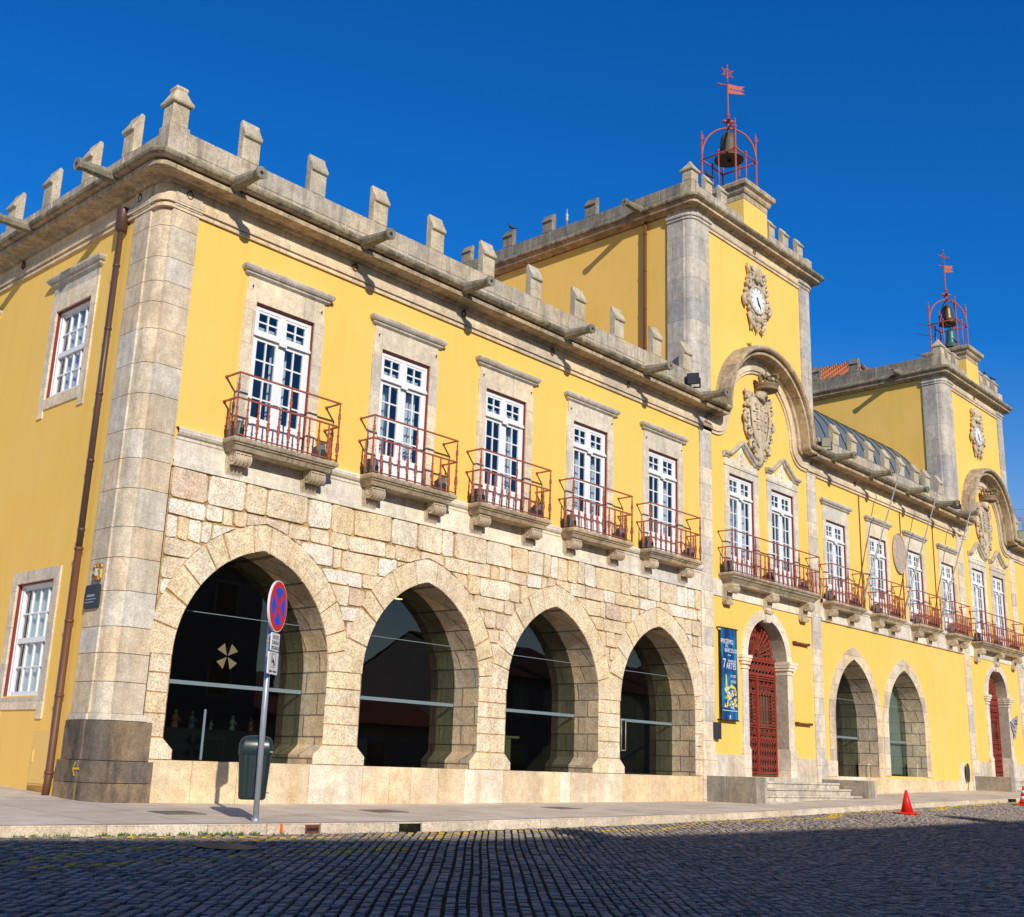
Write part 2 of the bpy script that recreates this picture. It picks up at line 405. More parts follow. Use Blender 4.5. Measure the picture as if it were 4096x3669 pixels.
# ------------------------------------------------------------------ mesh builder
class MB:
    def __init__(s, fn=None):
        s.v = []; s.f = []; s.mi = []; s.t = []; s.p = []; s.sm = []; s.fn = fn
        s.cur = 0; s.tint = 0.0; s.paint = 0.0; s.smooth = False
    def vert(s, p):
        s.v.append(s.fn(p) if s.fn else tuple(p)); return len(s.v)-1
    def face(s, idx, tint=None, smooth=None):
        s.f.append(idx); s.mi.append(s.cur); s.t.append(s.tint if tint is None else tint); s.p.append(s.paint)
        s.sm.append(s.smooth if smooth is None else smooth)
    def poly(s, pts, **k):
        s.face([s.vert(p) for p in pts], **k)
    def box(s, x0, x1, y0, y1, z0, z1, **k):
        q = [s.vert(p) for p in ((x0,y0,z0),(x1,y0,z0),(x1,y1,z0),(x0,y1,z0),(x0,y0,z1),(x1,y0,z1),(x1,y1,z1),(x0,y1,z1))]
        for f in ((0,3,2,1),(4,5,6,7),(0,1,5,4),(1,2,6,5),(2,3,7,6),(3,0,4,7)):
            s.face([q[i] for i in f], **k)
    def prism(s, pts, vec, **k):
        """closed polygon extruded along vec"""
        a = [s.vert(p) for p in pts]
        b = [s.vert((p[0]+vec[0], p[1]+vec[1], p[2]+vec[2])) for p in pts]
        n = len(pts)
        s.face(a[::-1], **k); s.face(b, **k)
        for i in range(n):
            j = (i+1) % n
            s.face([a[i], a[j], b[j], b[i]], **k)
    def grid(s, rows, close=False, **k):
        """rows of equally long point lists -> quads"""
        ids = [[s.vert(p) for p in r] for r in rows]
        for i in range(len(ids)-1):
            n = len(ids[i])
            for j in range(n if close else n-1):
                j2 = (j+1) % n
                s.face([ids[i][j], ids[i][j2], ids[i+1][j2], ids[i+1][j]], **k)
        return ids
    def tube(s, pts, r, n=8, cap=True, **k):
        pts = [Vector(p) for p in pts]
        rows = []
        rr = r if isinstance(r, (list, tuple)) else [r]*len(pts)
        ref = None
        for i, p in enumerate(pts):
            d = (pts[min(i+1, len(pts)-1)]-pts[max(i-1, 0)])
            if d.length < 1e-9: d = Vector((0,0,1))
            d.normalize()
            if ref is None:
                ref = Vector((0,0,1)) if abs(d.z) < .9 else Vector((1,0,0))
            a = d.cross(ref); a.normalize(); b = a.cross(d); ref = b
            rows.append([p + (a*math.cos(2*math.pi*q/n) + b*math.sin(2*math.pi*q/n))*rr[i] for q in range(n)])
        k.setdefault('smooth', n > 5)
        ids = s.grid(rows, close=True, **k)
        if cap:
            k['smooth'] = False
            s.face(ids[0][::-1], **k); s.face(ids[-1], **k)
    def lathe(s, c, prof, n=12, a0=0, **k):
        """prof: (radius, z) about the vertical through c"""
        rows = [[(c[0]+r*math.cos(a0+2*math.pi*q/n), c[1]+r*math.sin(a0+2*math.pi*q/n), c[2]+z) for q in range(n)] for r, z in prof]
        k.setdefault('smooth', n > 8)
        ids = s.grid(rows, close=True, **k)
        s.face(ids[0][::-1], **k); s.face(ids[-1], **k)
    def ball(s, c, r, sx=1, sy=1, sz=1, n=10, m=6, **k):
        k.setdefault('smooth', True)
        rows = []
        for i in range(m+1):
            th = math.pi*(i/m); th = min(max(th, .02), math.pi-.02)
            rows.append([(c[0]+r*sx*math.sin(th)*math.cos(2*math.pi*q/n), c[1]+r*sy*math.sin(th)*math.sin(2*math.pi*q/n), c[2]-r*sz*math.cos(th)) for q in range(n)])
        ids = s.grid(rows, close=True, **k)
        s.face(ids[0][::-1], **k); s.face(ids[-1], **k)
    def build(s, name, mats, parent=None, recalc=True, bevel=0):
        me = bpy.data.meshes.new(name)
        me.from_pydata(s.v, [], s.f)
        if not isinstance(mats, (list, tuple)): mats = [mats]
        for m in mats: me.materials.append(M[m] if isinstance(m, str) else m)
        me.polygons.foreach_set('material_index', s.mi)
        me.polygons.foreach_set('use_smooth', s.sm)
        at = me.attributes.new('tint', 'FLOAT', 'FACE'); at.data.foreach_set('value', s.t)
        if any(s.p):
            at = me.attributes.new('paint', 'FLOAT', 'FACE'); at.data.foreach_set('value', s.p)
        if recalc:
            bm = bmesh.new(); bm.from_mesh(me)
            bmesh.ops.recalc_face_normals(bm, faces=bm.faces)
            bm.to_mesh(me); bm.free()
        me.update()
        o = bpy.data.objects.new(name, me)
        COL.objects.link(o)
        if parent: o.parent = parent
        if bevel:
            b = o.modifiers.new('bevel', 'BEVEL'); b.width = bevel; b.segments = 1; b.limit_method = 'ANGLE'; b.angle_limit = R(50)
        return o
import bmesh

def empty(name, loc=(0,0,0)):
    o = bpy.data.objects.new(name, None); COL.objects.link(o); o.location = loc
    o.empty_display_size = .2
    return o
def tag(o, label=None, cat=None, group=None, kind=None):
    if label: o['label'] = label
    if cat: o['category'] = cat
    if group: o['group'] = group
    if kind: o['kind'] = kind
    return o
def text_mesh(name, body, size, mat, parent, loc, normal='front', depth=.002, align='CENTER', sx=1.0, font=None, rotz=0):
    cu = bpy.data.curves.new(name, 'FONT'); cu.body = body; cu.size = size; cu.align_x = align; cu.align_y = 'CENTER'
    cu.extrude = depth; cu.resolution_u = 3
    ob = bpy.data.objects.new(name+'_tmp', cu); COL.objects.link(ob)
    dg = bpy.context.evaluated_depsgraph_get(); dg.update()
    me = bpy.data.meshes.new_from_object(ob.evaluated_get(dg))
    bpy.data.objects.remove(ob); bpy.data.curves.remove(cu)
    me.transform(Matrix.Diagonal((sx, 1, 1, 1)))
    me.transform(Matrix.Rotation(R(90), 4, 'X'))
    if rotz: me.transform(Matrix.Rotation(rotz, 4, 'Z'))
    me.transform(Matrix.Translation(loc))
    me.materials.clear(); me.materials.append(M[mat])
    me.name = name
    o = bpy.data.objects.new(name, me); COL.objects.link(o)
    if parent:
        o.parent = parent
    return o
def lerp(pts, x):
    if x <= pts[0][0]: return pts[0][1]
    for (a, b), (c, d) in zip(pts, pts[1:]):
        if x <= c: return b+(d-b)*(x-a)/(c-a)
    return pts[-1][1]

# ------------------------------------------------------------------ terrain
ZB = [(-40, .40), (0, .39), (5, .36), (12, .405), (16, .43), (25.5, .655), (32, .80), (45, 1.10), (120, 2.6)]
ZK = [(-40, .29), (-2.8, .277), (.5, .262), (3.7, .25), (6.2, .272), (9, .295), (12.4, .335), (16.4, .426), (21.4, .537), (28, .68), (45, 1.05), (120, 2.5)]
ZR = [(-40, .20), (-2.8, .18), (.5, .145), (3.7, .13), (6.2, .14), (9, .165), (12.4, .225), (16.4, .325), (21.4, .43), (28, .585), (45, .95), (120, 2.4)]
KY = -3.3
def zroad(x, y):
    d = max(min(y-KY, 0), -17)
    return lerp(ZR, x)+.035*d
def zpave(x, y):
    if y <= 0:
        t = min(max((y-KY)/(0-KY), 0), 1)
        return lerp(ZK, x)*(1-t)+lerp(ZB, x)*t
    return lerp(ZB, x)+.05*y
def project(p):
    d = Vector(p)-Vector(CAM)
    z = d.dot(fw)
    if z < .1: return None
    return (.5+d.dot(r2)/z*cd.lens/36.0, .5-d.dot(u2)/z*cd.lens/36.0*1024/917)

def frange(a, b, n): return [a+(b-a)*i/n for i in range(n+1)]
# ground far out, road bedding, pavement, kerb
g = MB(); g.grid([[(x, y, -1.4) for x in (-900, 900)] for y in (-900, 900)])
tag(g.build('ground', 'ground'), kind='structure')
g = MB(); g.smooth = True
g.grid([[(x, y, zroad(x, y)-.02) for x in frange(-70, 110, 90)] for y in frange(-75, KY+.0, 48)])
tag(g.build('road', 'bedding_road'), kind='structure')
g = MB()
xs = frange(-70, 0, 35)[:-1] + frange(0, 110, 55)
g.grid([[(x, y, zpave(x, y)) for x in xs] for y in frange(KY+.14, .12, 6)])
g.grid([[(x, y, zpave(x, y)) for x in (-60, -30, -15, -8, -4, -2, -.9, .3)] for y in frange(.12, 40, 20)])
tag(g.build('pavement', 'paving'), kind='structure')
g = MB(); x = -14.0; rr = random.Random(3)
GAPS = [(1.36, 1.62), (3.06, 3.5), (27.2, 27.9)]
while x < 60:
    L = rr.uniform(.75, 1.45)
    x1 = x+L
    for ga, gb in GAPS:
        if x < ga-.01 and x1 > ga: x1 = ga
        if ga-.02 <= x < gb-.02: x1 = gb
    ingap = any(ga-.02 <= x < gb-.02 for ga, gb in GAPS)
    g.tint = rr.random()
    za, zb = lerp(ZK, x), lerp(ZK, x1)
    ya = KY-.02+rr.uniform(-.004, .004)
    a, b = x+.006, x1-.006
    if not ingap:
        bt = min(za, zb)-.35
        g.prism([(a, ya, bt), (b, ya, bt), (b, ya-.006, zb-.02), (b, ya+.012, zb), (a, ya+.012, za), (a, ya-.006, za-.02)][:2]+[(b, ya, zb-.018), (a, ya, za-.018)], (0, .16, 0))
        g.prism([(a, ya+.012, za-.018), (b, ya+.012, zb-.018), (b, ya+.012, zb+.002), (a, ya+.012, za+.002)], (0, .146, 0))
    else:
        g.prism([(a, ya+.03, za-.05), (b, ya+.03, zb-.05), (b, ya+.03, zb+.002), (a, ya+.03, za+.002)], (0, .13, 0))
    x = x1
tag(g.build('kerb', 'kerb', bevel=.006), kind='structure')

# setts, laid diagonally in gappy rows, real stones near the camera
def build_setts():
    rs = random.Random(11)
    b = MB()
    ax = Vector((math.sin(R(46)), math.cos(R(46)))); bx = Vector((ax.y, -ax.x))
    def paint_at(x, y):
        # double yellow lines by the kerb and the loading-bay box
        for (xa, ya, xb, yb, w_) in LINES:
            dx, dy = xb-xa, yb-ya; L2 = dx*dx+dy*dy
            t = ((x-xa)*dx+(y-ya)*dy)/L2
            if 0 <= t <= 1 and abs((x-xa)*dy-(y-ya)*dx)/math.sqrt(L2) < w_: return 1
        return 0
    def stone(o, ua, va, l, wd, hgt):
        # o: corner, ua/va unit vectors, l along ua, wd along va
        cx = o+ua*(l/2)+va*(wd/2)
        x, y = cx
        if y > KY-.06-.35*wd: return
        pr = project((x, y, zroad(x, y)))
        if pr is None or not (-.06 < pr[0] < 1.06 and .6 < pr[1] < 1.07): return
        z = zroad(x, y)+hgt
        b.tint = rs.random(); b.paint = paint_at(x, y)
        j = .008
        e = .006
        def P(s_, t_, zz):
            q = o+ua*s_+va*t_
            return (q.x, q.y, zz)
        t1, t2 = rs.uniform(-.004, .004), rs.uniform(-.004, .004)
        lo = [P(0+rs.uniform(0, j), 0+rs.uniform(0, j), z-.05), P(l-rs.uniform(0, j), rs.uniform(0, j), z-.03), P(l-rs.uniform(0, j), wd-rs.uniform(0, j), z-.03), P(rs.uniform(0, j), wd-rs.uniform(0, j), z-.03)]
        hi = [P(e+rs.uniform(0, j), e+rs.uniform(0, j), z+t1), P(l-e-rs.uniform(0, j), e+rs.uniform(0, j), z+t2), P(l-e-rs.uniform(0, j), wd-e-rs.uniform(0, j), z-t1), P(e+rs.uniform(0, j), wd-e-rs.uniform(0, j), z-t2)]
        i = [b.vert(p) for p in lo]; k = [b.vert(p) for p in hi]
        b.face(k)
        for q in range(4):
            r_ = (q+1) % 4
            b.face([i[q], i[r_], k[r_], k[q]])
    def rows(ua, va, inside, row=.106, gap=.016):
        # project a big area on (ua, va)
        c0 = Vector((8, -8))
        v_ = -26.0
        while v_ < 26:
            u_ = -30+rs.uniform(0, .2); ph = rs.uniform(0, 6)
            wv = rs.uniform(-.004, .004); vw = rs.uniform(.88, 1.16)
            while u_ < 34:
                l = rs.uniform(.09, .15) if rs.random() < .8 else rs.uniform(.15, .24)
                wob = .010*math.sin(u_*1.1+ph*.15)+.05*math.sin(u_*.22+v_*.05)
                o = c0+ua*u_+va*(v_+wob+wv)
                if inside(o.x, o.y):
                    stone(o, ua, va, l-.006, row*vw-gap*rs.uniform(.7, 1.3), rs.uniform(-.009, .007))
                u_ += l
            v_ += row*vw
    def zone(x, y):      # a curved border between the two laying directions
        return (x-3.2)*.73-(y+8.5)*.68 > 7.0+.5*math.sin(y)
    rows(ax, bx, lambda x, y: not zone(x, y))
    rows(bx, ax, lambda x, y: zone(x, y))
    return b
LINES = []
def polyline(w_, *p):
    for (xa, ya), (xb, yb) in zip(p, p[1:]): LINES.append((xa, ya, xb, yb, w_))
polyline(.065, (-1.8, -3.55), (-.2, -3.6), (1.7, -3.95))
polyline(.05, (-3.6, -4.25), (-2.2, -4.46), (-1.5, -4.7))
polyline(.055, (-4.2, -5.7), (-2.5, -4.9), (-.76, -4.38), (.94, -3.72))
polyline(.055, (-4.4, -5.95), (-2.5, -5.81), (-.9, -5.5), (1.5, -5.33))
polyline(.05, (-.5, -5.07), (.6, -5.15), (1.5, -5.22), (1.55, -4.4))
polyline(.06, (2.5, -4.3), (3.62, -3.82), (4.2, -3.64), (5.8, -3.65), (8.1, -4.25), (10.1, -3.66), (11.8, -3.56))
polyline(.06, (2.0, -3.78), (2.8, -3.58), (3.8, -3.6))
polyline(.07, (11.8, -3.56), (13.95, -3.85), (14.6, -4.1)); polyline(.13, (14.6, -4.1), (16.2, -3.47))
polyline(.07, (16.2, -3.5), (18.1, -3.6), (20.96, -3.9)); polyline(.13, (20.96, -3.9), (22.08, -3.42))
polyline(.07, (22.1, -3.45), (24.3, -3.5), (26.8, -3.45)); polyline(.13, (26.8, -3.8), (28.2, -3.42))
g = MB(); g.smooth = True
g.grid([[(x, y, zroad(x, y)-.017) for x in frange(-14, 46, 40)] for y in frange(-15, KY-.02, 14)])
tag(g.build('joint_soil', 'bedding'), kind='structure')
tag(build_setts().build('cobbled_road', 'setts', recalc=False), kind='structure')
# ------------------------------------------------------------------ the town hall
HALL = tag(empty('town_hall', (0, 0, .39)), 'long yellow town hall with granite trim, battlements and two square bell towers', 'town hall')
HALL.location = (0, 0, 0)
def part(mb, name, mats, parent=None, label=None, **k):
    o = mb.build(name, mats, parent or HALL, **k)
    if label: o['label'] = label
    return o

# tower mapping: tower one is built as measured, tower two is its slightly narrower twin up the street
TZ = [(0, .30), (1.07, .27), (5, .04), (6.2, -.10), (9, -.10), (10, -.05), (13, 0), (14.5, -.16), (17, -.12), (30, -.2)]
def T1(p): return (p[0], p[1], p[2])
def T2(p): return (36.07+(p[0]-19.18)*.925, p[1], p[2]+lerp(TZ, p[2]))

# --- walls with openings -------------------------------------------------
def wall(mb, x0, x1, z0, z1, ops, y=0.0, side=False):
    """ops: (xs, zbot(x), ztop(x)); flat wall in strips around the openings"""
    bx = {x0, x1}
    for xs, _, _ in ops:
        bx.update(x for x in xs if x0 < x < x1)
    bx = sorted(bx)
    def P(x, z): return (y, x, z) if side else (x, y, z)
    for a, b in zip(bx, bx[1:]):
        if b-a < 1e-6: continue
        m = (a+b)/2
        act = sorted([o for o in ops if min(o[0]) <= m <= max(o[0])], key=lambda o: o[1](m))
        la, lb = z0, z0
        for xs, zb, zt in act:
            if zb(a) > la+1e-5 or zb(b) > lb+1e-5:
                mb.poly([P(a, la), P(b, lb), P(b, zb(b)), P(a, zb(a))])
            la, lb = zt(a), zt(b)
        mb.poly([P(a, la), P(b, lb), P(b, z1), P(a, z1)])
def rect(x0, x1, z0, z1): return ([x0, x1], lambda x: z0, lambda x: z1)

class Arch:
    """pointed (two-centred) or round arch opening"""
    def __init__(s, xa, xb, z0, zs, zt, foot=None, foot_r=True, ap=None):
        s.xa, s.xb, s.z0, s.zs, s.zt = xa, xb, z0, zs, zt
        s.c = (xa+xb)/2; s.a = (xb-xa)/2; s.h = zt-zs
        s.R = (s.h**2+s.a**2)/(2*s.a); s.foot = foot; s.foot_r = foot_r
        s.off = max(s.R-s.a, 0)
    def top(s, x, e=0):
        d = abs(x-s.c)
        q = (s.R+e)**2-(d+s.off)**2
        return s.zs+math.sqrt(max(q, 0))
    def bot(s, x):
        if not s.foot: return s.z0
        w_, z1, z2 = s.foot           # splayed pier foot: width, z of slope bottom, z of slope top
        d = min(x-s.xa, s.xb-x)
        if x > s.c and not s.foot_r: return s.z0
        d = x-s.xa if x < s.c else s.xb-x
        if d >= w_-1e-6: return s.z0
        return z2-(z2-z1)*d/w_
    def curve(s, n=14, e=0):
        """points from left springing over the apex to the right springing"""
        t1 = math.acos(min(1, (s.off)/(s.R+e)))
        L = [(s.c+s.off-(s.R+e)*math.cos(t1*i/n), s.zs+(s.R+e)*math.sin(t1*i/n)) for i in range(n+1)]
        return L + [(2*s.c-x, z) for x, z in L[-2::-1]]
    def xs(s):
        v = [x for x, _ in s.curve()]
        if s.foot:
            v += [s.xa+s.foot[0]-.0005, s.xa+s.foot[0]] + ([s.xb-s.foot[0], s.xb-s.foot[0]+.0005] if s.foot_r else [])
        v[0] = s.xa; v[-1] = s.xb
        return sorted(v)
    def op(s): return (s.xs(), s.bot, lambda x: s.top(x))
    def outline(s, n=14):
        """full boundary of the opening, left foot -> apex -> right foot"""
        L = []
        if s.foot:
            w_, z1, z2 = s.foot
            L += [(s.xa+w_, s.z0), (s.xa+w_, z1), (s.xa, z2)]
        else: L += [(s.xa, s.z0)]
        C = s.curve(n)
        L += C
        if s.foot and s.foot_r: L += [(s.xb, z2), (s.xb-w_, z1), (s.xb-w_, s.z0)]
        else: L += [(s.xb, s.z0)]
        return L

FOOT = (.185, 1.17, 1.345)
ARC = [Arch(1.06, 4.15, 1.015, 2.60, 4.49, FOOT), Arch(4.94, 7.99, 1.015, 2.60, 4.49, FOOT), Arch(8.81, 11.85, 1.015, 2.60, 4.49, FOOT), Arch(12.65, 15.70, 1.015, 2.60, 4.48, FOOT, False)]
ARC2 = [Arch(23.05, 25.78, 1.13, 2.75, 4.60), Arch(26.6, 29.33, 1.2, 2.75, 4.55)]

# --- convex clipping for the rubble stones --------------------------------
def clip_half(poly, a, b, keep_left):
    out = []
    def side(p): 
        v = (b[0]-a[0])*(p[1]-a[1])-(b[1]-a[1])*(p[0]-a[0])
        return v if keep_left else -v
    n = len(poly)
    for i in range(n):
        p, q = poly[i], poly[(i+1) % n]
        sp, sq = side(p), side(q)
        if sp >= 0: out.append(p)
        if (sp > 0 and sq < 0) or (sp < 0 and sq > 0):
            t = sp/(sp-sq); out.append((p[0]+(q[0]-p[0])*t, p[1]+(q[1]-p[1])*t))
    return out
def area(p): return .5*sum(p[i][0]*p[(i+1) % len(p)][1]-p[(i+1) % len(p)][0]*p[i][1] for i in range(len(p)))
def subtract(poly, cutter):
    """poly minus convex ccw cutter -> convex pieces"""
    out = []; rest = poly
    for i in range(len(cutter)):
        a, b = cutter[i], cutter[(i+1) % len(cutter)]
        piece = clip_half(rest, a, b, False)
        if len(piece) > 2 and abs(area(piece)) > .0015: out.append(piece)
        rest = clip_half(rest, a, b, True)
        if len(rest) < 3: break
    return out
def slab(mb, poly, y0, th, tint, plain=False):
    """flat stone plate with chamfered rim, front at y0-th"""
    n = len(poly)
    if area(poly) < 0: poly = poly[::-1]
    cx = sum(p[0] for p in poly)/n; cz = sum(p[1] for p in poly)/n
    sc = max(.5, 1-.02/max(.05, math.sqrt(abs(area(poly)))/1.0))
    if plain: sc = 1.0
    A = [mb.vert((p[0], y0, p[1])) for p in poly]
    B = [mb.vert((cx+(p[0]-cx)*sc, y0-th, cz+(p[1]-cz)*sc)) for p in poly]
    mb.face(B, tint=tint)
    for i in range(n):
        j = (i+1) % n
        mb.face([A[i], A[j], B[j], B[i]], tint=tint)

rs = random.Random(5)
# --- arcade front ----------------------------------------------------------
X0A, X1A = .70, 16.03
m = MB(); wall(m, X0A, X1A, 1.01, 5.62, [a.op() for a in ARC])
part(m, 'mortar_bed', 'mortar')
rub = MB(); vs = MB()
EXT = .46
cut = []
for a in ARC:
    c = a.curve(9, EXT+.016)
    cut.append(([(c[0][0], 2.45)] + c + [(c[-1][0], 2.45)])[::-1])
pierzone = [(ARC[i].xb-.0, ARC[i+1].xa) for i in range(3)] + [(X0A, ARC[0].xa), (ARC[3].xb, X1A)]
z = 2.48
row = 0
while z < 5.55:
    hgt = rs.uniform(.27, .44)
    if z+hgt > 5.35: hgt = 5.60-z
    x = X0A-rs.uniform(0, .3)
    while x < X1A:
        L = rs.uniform(.3, .95) if rs.random() < .75 else rs.uniform(.18, .3)
        a_, b_ = max(x, X0A), min(x+L, X1A)
        if b_-a_ > .08:
            j = .017
            jt = lambda s_: rs.uniform(-s_, s_)
            q = [(a_+j+jt(.012), z+j+jt(.02)), (b_-j+jt(.012), z+j+jt(.02)), (b_-j+jt(.014), z+hgt-j+jt(.02)), (a_+j+jt(.014), z+hgt-j+jt(.02))]
            # knock the corners off
            k = min(.05, .12*min(b_-a_, hgt))
            oc = []
            for i in range(4):
                p0, p1, p2 = q[i-1], q[i], q[(i+1) % 4]
                for pp in (p0, p2):
                    dx, dz = pp[0]-p1[0], pp[1]-p1[1]; l_ = math.hypot(dx, dz)
                    kk = k*rs.uniform(.3, 1.3)
                    oc.append((p1[0]+dx/l_*kk, p1[1]+dz/l_*kk))
            pieces = [oc]
            for ct in cut:
                xs_ = [p[0] for p in ct]
                if b_ < min(xs_) or a_ > max(xs_): continue
                np_ = []
                for pc in pieces: np_ += subtract(pc, ct)
                pieces = np_
            ti = rs.random(); th = rs.uniform(.022, .046)
            for pc in pieces: slab(rub, pc, 0, th, ti, len(pieces) > 1 or pc is not oc)
        x += L
    z += hgt; row += 1
# stones of the piers under the springing
for i, (pa, pb) in enumerate(pierzone):
    zs_ = [1.345, 1.70, 2.02, 2.32, 2.62] if i != 4 else [1.02, 1.4, 1.72, 2.02, 2.32, 2.62]
    for za, zb in zip(zs_, zs_[1:]):
        cuts = [pa, pb]
        if pb-pa > .5: cuts = [pa, pa+(pb-pa)*rs.choice([.36, .5, .62]), pb] if rs.random() < .8 else [pa, pb]
        for xa, xb in zip(cuts, cuts[1:]):
            j = .007
            slab(vs, [(xa+(0 if xa == pa else j), za+j), (xb-(0 if xb == pb else j), za+j), (xb-(0 if xb == pb else j), zb-j), (xa+(0 if xa == pa else j), zb-j)], 0, .022, rs.random())
    # splayed feet
for (pa, pb, l, r_) in ((X0A, 1.06, 0, 1), (4.15, 4.94, 1, 1), (7.99, 8.81, 1, 1), (11.85, 12.65, 1, 0)):
    if l or r_:
        if (pa, pb) == (11.85, 12.65): l, r_ = 1, 1
        w_, z1, z2 = FOOT
        p = [(pa-(w_ if l else 0), 1.02), (pb+(w_ if r_ else 0), 1.02), (pb+(w_ if r_ else 0), z1), (pb, z2-.006), (pa, z2-.006), (pa-(w_ if l else 0), z1)]
        mid = (pa+pb)/2+rs.uniform(-.1, .1)
        for half in (0, 1):
            pc = clip_half(p, (mid, 0), (mid, 9), half == 0)
            if len(pc) > 2: slab(vs, pc, 0, .03, rs.uniform(.0, .5))
# voussoirs
for a in ARC:
    n = 13
    ci = a.curve(26); ce = a.curve(26, EXT)
    tot = len(ci)
    cutsI = [0]
    while cutsI[-1] < tot-1: cutsI.append(min(tot-1, cutsI[-1]+rs.choice([4, 4, 5, 3])))
    for i0, i1 in zip(cutsI, cutsI[1:]):
        inn = ci[i0:i1+1]; exn = ce[i0:i1+1]
        # open the joint
        def sh(p, q, k): 
            l_ = math.hypot(q[0]-p[0], q[1]-p[1]) or 1
            return (p[0]+(q[0]-p[0])*k/l_, p[1]+(q[1]-p[1])*k/l_)
        inn = [sh(inn[0], inn[1], .008)] + inn[1:-1] + [sh(inn[-1], inn[-2], .008)]
        exn = [sh(exn[0], exn[1], .012)] + exn[1:-1] + [sh(exn[-1], exn[-2], .012)]
        ext = [(p[0]+rs.uniform(-.006, .006), p[1]+rs.uniform(-.02, .02)) for p in exn]
        slab(vs, inn + ext[::-1], 0, rs.uniform(.03, .048), rs.random())
part(rub, 'rubble_stonework', 'rubble')
part(vs, 'arch_stonework', 'voussoir')
# reveals of the arcade
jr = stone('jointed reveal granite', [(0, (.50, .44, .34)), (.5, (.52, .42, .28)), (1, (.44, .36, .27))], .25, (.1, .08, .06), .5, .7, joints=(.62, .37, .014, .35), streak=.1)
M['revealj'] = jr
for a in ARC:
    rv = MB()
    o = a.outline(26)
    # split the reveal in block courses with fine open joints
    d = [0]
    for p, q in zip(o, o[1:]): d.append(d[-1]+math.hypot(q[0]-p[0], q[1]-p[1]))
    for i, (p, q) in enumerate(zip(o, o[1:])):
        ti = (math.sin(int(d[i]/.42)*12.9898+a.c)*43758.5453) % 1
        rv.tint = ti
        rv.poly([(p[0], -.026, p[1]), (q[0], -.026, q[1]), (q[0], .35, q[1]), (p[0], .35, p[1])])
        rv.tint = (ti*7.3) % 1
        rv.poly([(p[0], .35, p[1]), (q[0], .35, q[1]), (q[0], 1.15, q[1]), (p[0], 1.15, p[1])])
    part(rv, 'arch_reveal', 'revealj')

# base course under the arcade: upright slabs
bs = MB(); x = .84
while x < 16.02:
    L = rs.uniform(.3, 1.25)
    x1 = min(x+L, 16.02)
    if 16.02-x1 < .25: x1 = 16.02
    bs.tint = rs.random()
    bs.prism([(x+.004, -.03, lerp(ZB, x)-.12), (x1-.004, -.03, lerp(ZB, x1)-.12), (x1-.004, -.03, 1.012), (x+.004, -.03, 1.012)], (0, .7, 0))
    x = x1
part(bs, 'base_course', 'base', bevel=.004)
b2 = MB(); b2.box(.6, 16.05, -.02, .6, .1, 1.0); part(b2, 'base_core', 'graymortar')

# gallery behind the glass
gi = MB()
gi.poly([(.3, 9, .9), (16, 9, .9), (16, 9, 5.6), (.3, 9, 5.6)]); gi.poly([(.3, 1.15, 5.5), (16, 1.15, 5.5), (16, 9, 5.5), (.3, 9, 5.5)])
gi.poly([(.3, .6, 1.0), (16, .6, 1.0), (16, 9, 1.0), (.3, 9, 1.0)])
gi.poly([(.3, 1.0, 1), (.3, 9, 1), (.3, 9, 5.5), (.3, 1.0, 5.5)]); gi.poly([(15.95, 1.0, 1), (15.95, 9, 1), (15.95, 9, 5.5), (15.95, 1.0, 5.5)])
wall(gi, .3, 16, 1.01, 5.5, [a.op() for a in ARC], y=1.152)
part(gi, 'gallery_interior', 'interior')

# glazing of the arches
def glazing(a, y=.66, bars=(2.25, 3.42), upright=None, top_thin=True):
    gm = MB(); o = a.outline(20)
    gm.poly([(p[0], y, p[1]) for p in o][::-1])
    go = part(gm, 'arch_glazing', 'shopglass', recalc=False)
    gb = MB()
    for zz, hh in ((bars[0], .032), (bars[1], .006)):
        t = lambda e: None
        if zz > a.zs:
            dd = math.sqrt(max((a.R)**2-(zz-a.zs)**2, 0))-a.off
        else: dd = a.a
        gb.box(a.c-dd+.02, a.c+dd-.02, y-.006, y-.002, zz-hh, zz+hh)
    if upright:
        gb.box(upright-.02, upright+.02, y-.012, y-.002, a.z0+.02, 1.84)
    part(gb, 'glass_band', 'glassbar', go)
    return go
GL = [glazing(ARC[0], upright=2.2), glazing(ARC[1]), glazing(ARC[2]), glazing(ARC[3])]
GL2 = [glazing(ARC2[0], .64, (2.3, 3.45)), glazing(ARC2[1], .64, (2.3, 3.45))]
em = MB()
cx, cz = 2.52, 2.74
for sx, sz in ((-1, 1), (1, 1), (1, -1), (-1, -1)):
    em.prism([(cx+sx*.012, .645, cz+sz*.012), (cx+sx*.07, .645, cz+sz*.215), (cx+sx*.205, .645, cz+sz*.10)], (0, .004, 0))
part(em, 'etched_emblem', 'etched', GL[0])
hm = MB()
hx = 13.55
for xx in (hx, hx+.17):
    hm.tube([(xx, .62, 1.55), (xx, .62, 2.25)], .012, 6)
hm.tube([(hx, .62, 2.25), (hx+.17, .62, 2.25)], .012, 6); hm.tube([(hx, .62, 1.55), (hx+.17, .62, 1.55)], .012, 6)
hm.box(13.35, 13.37, .63, .645, 1.02, 3.3)
part(hm, 'door_handle', 'polesteel', GL[3])

# --- yellow walls -----------------------------------------------------------
WX = [1.98, 4.93, 7.87, 10.80, 13.74]            # left jambs of the five balcony doors
WZ = (6.20, 8.87)
yw = MB(); wall(yw, .60, 16.05, 5.6, 10.2, [rect(x, x+1.29, *WZ) for x in WX]); part(yw, 'front_wall', 'yellow')
SWIN = [(2.09, 3.38, 7.21, 8.88), (6.2, 7.5, 7.21, 8.88), (2.03, 3.36, 1.95, 3.84), (6.15, 7.45, 2.1, 3.98), (10.4, 11.7, 7.21, 8.88)]
sw = MB(); wall(sw, .6, 15, .0, 10.2, [rect(*q) for q in SWIN], y=0.0, side=True); part(sw, 'side_wall', 'yellow')

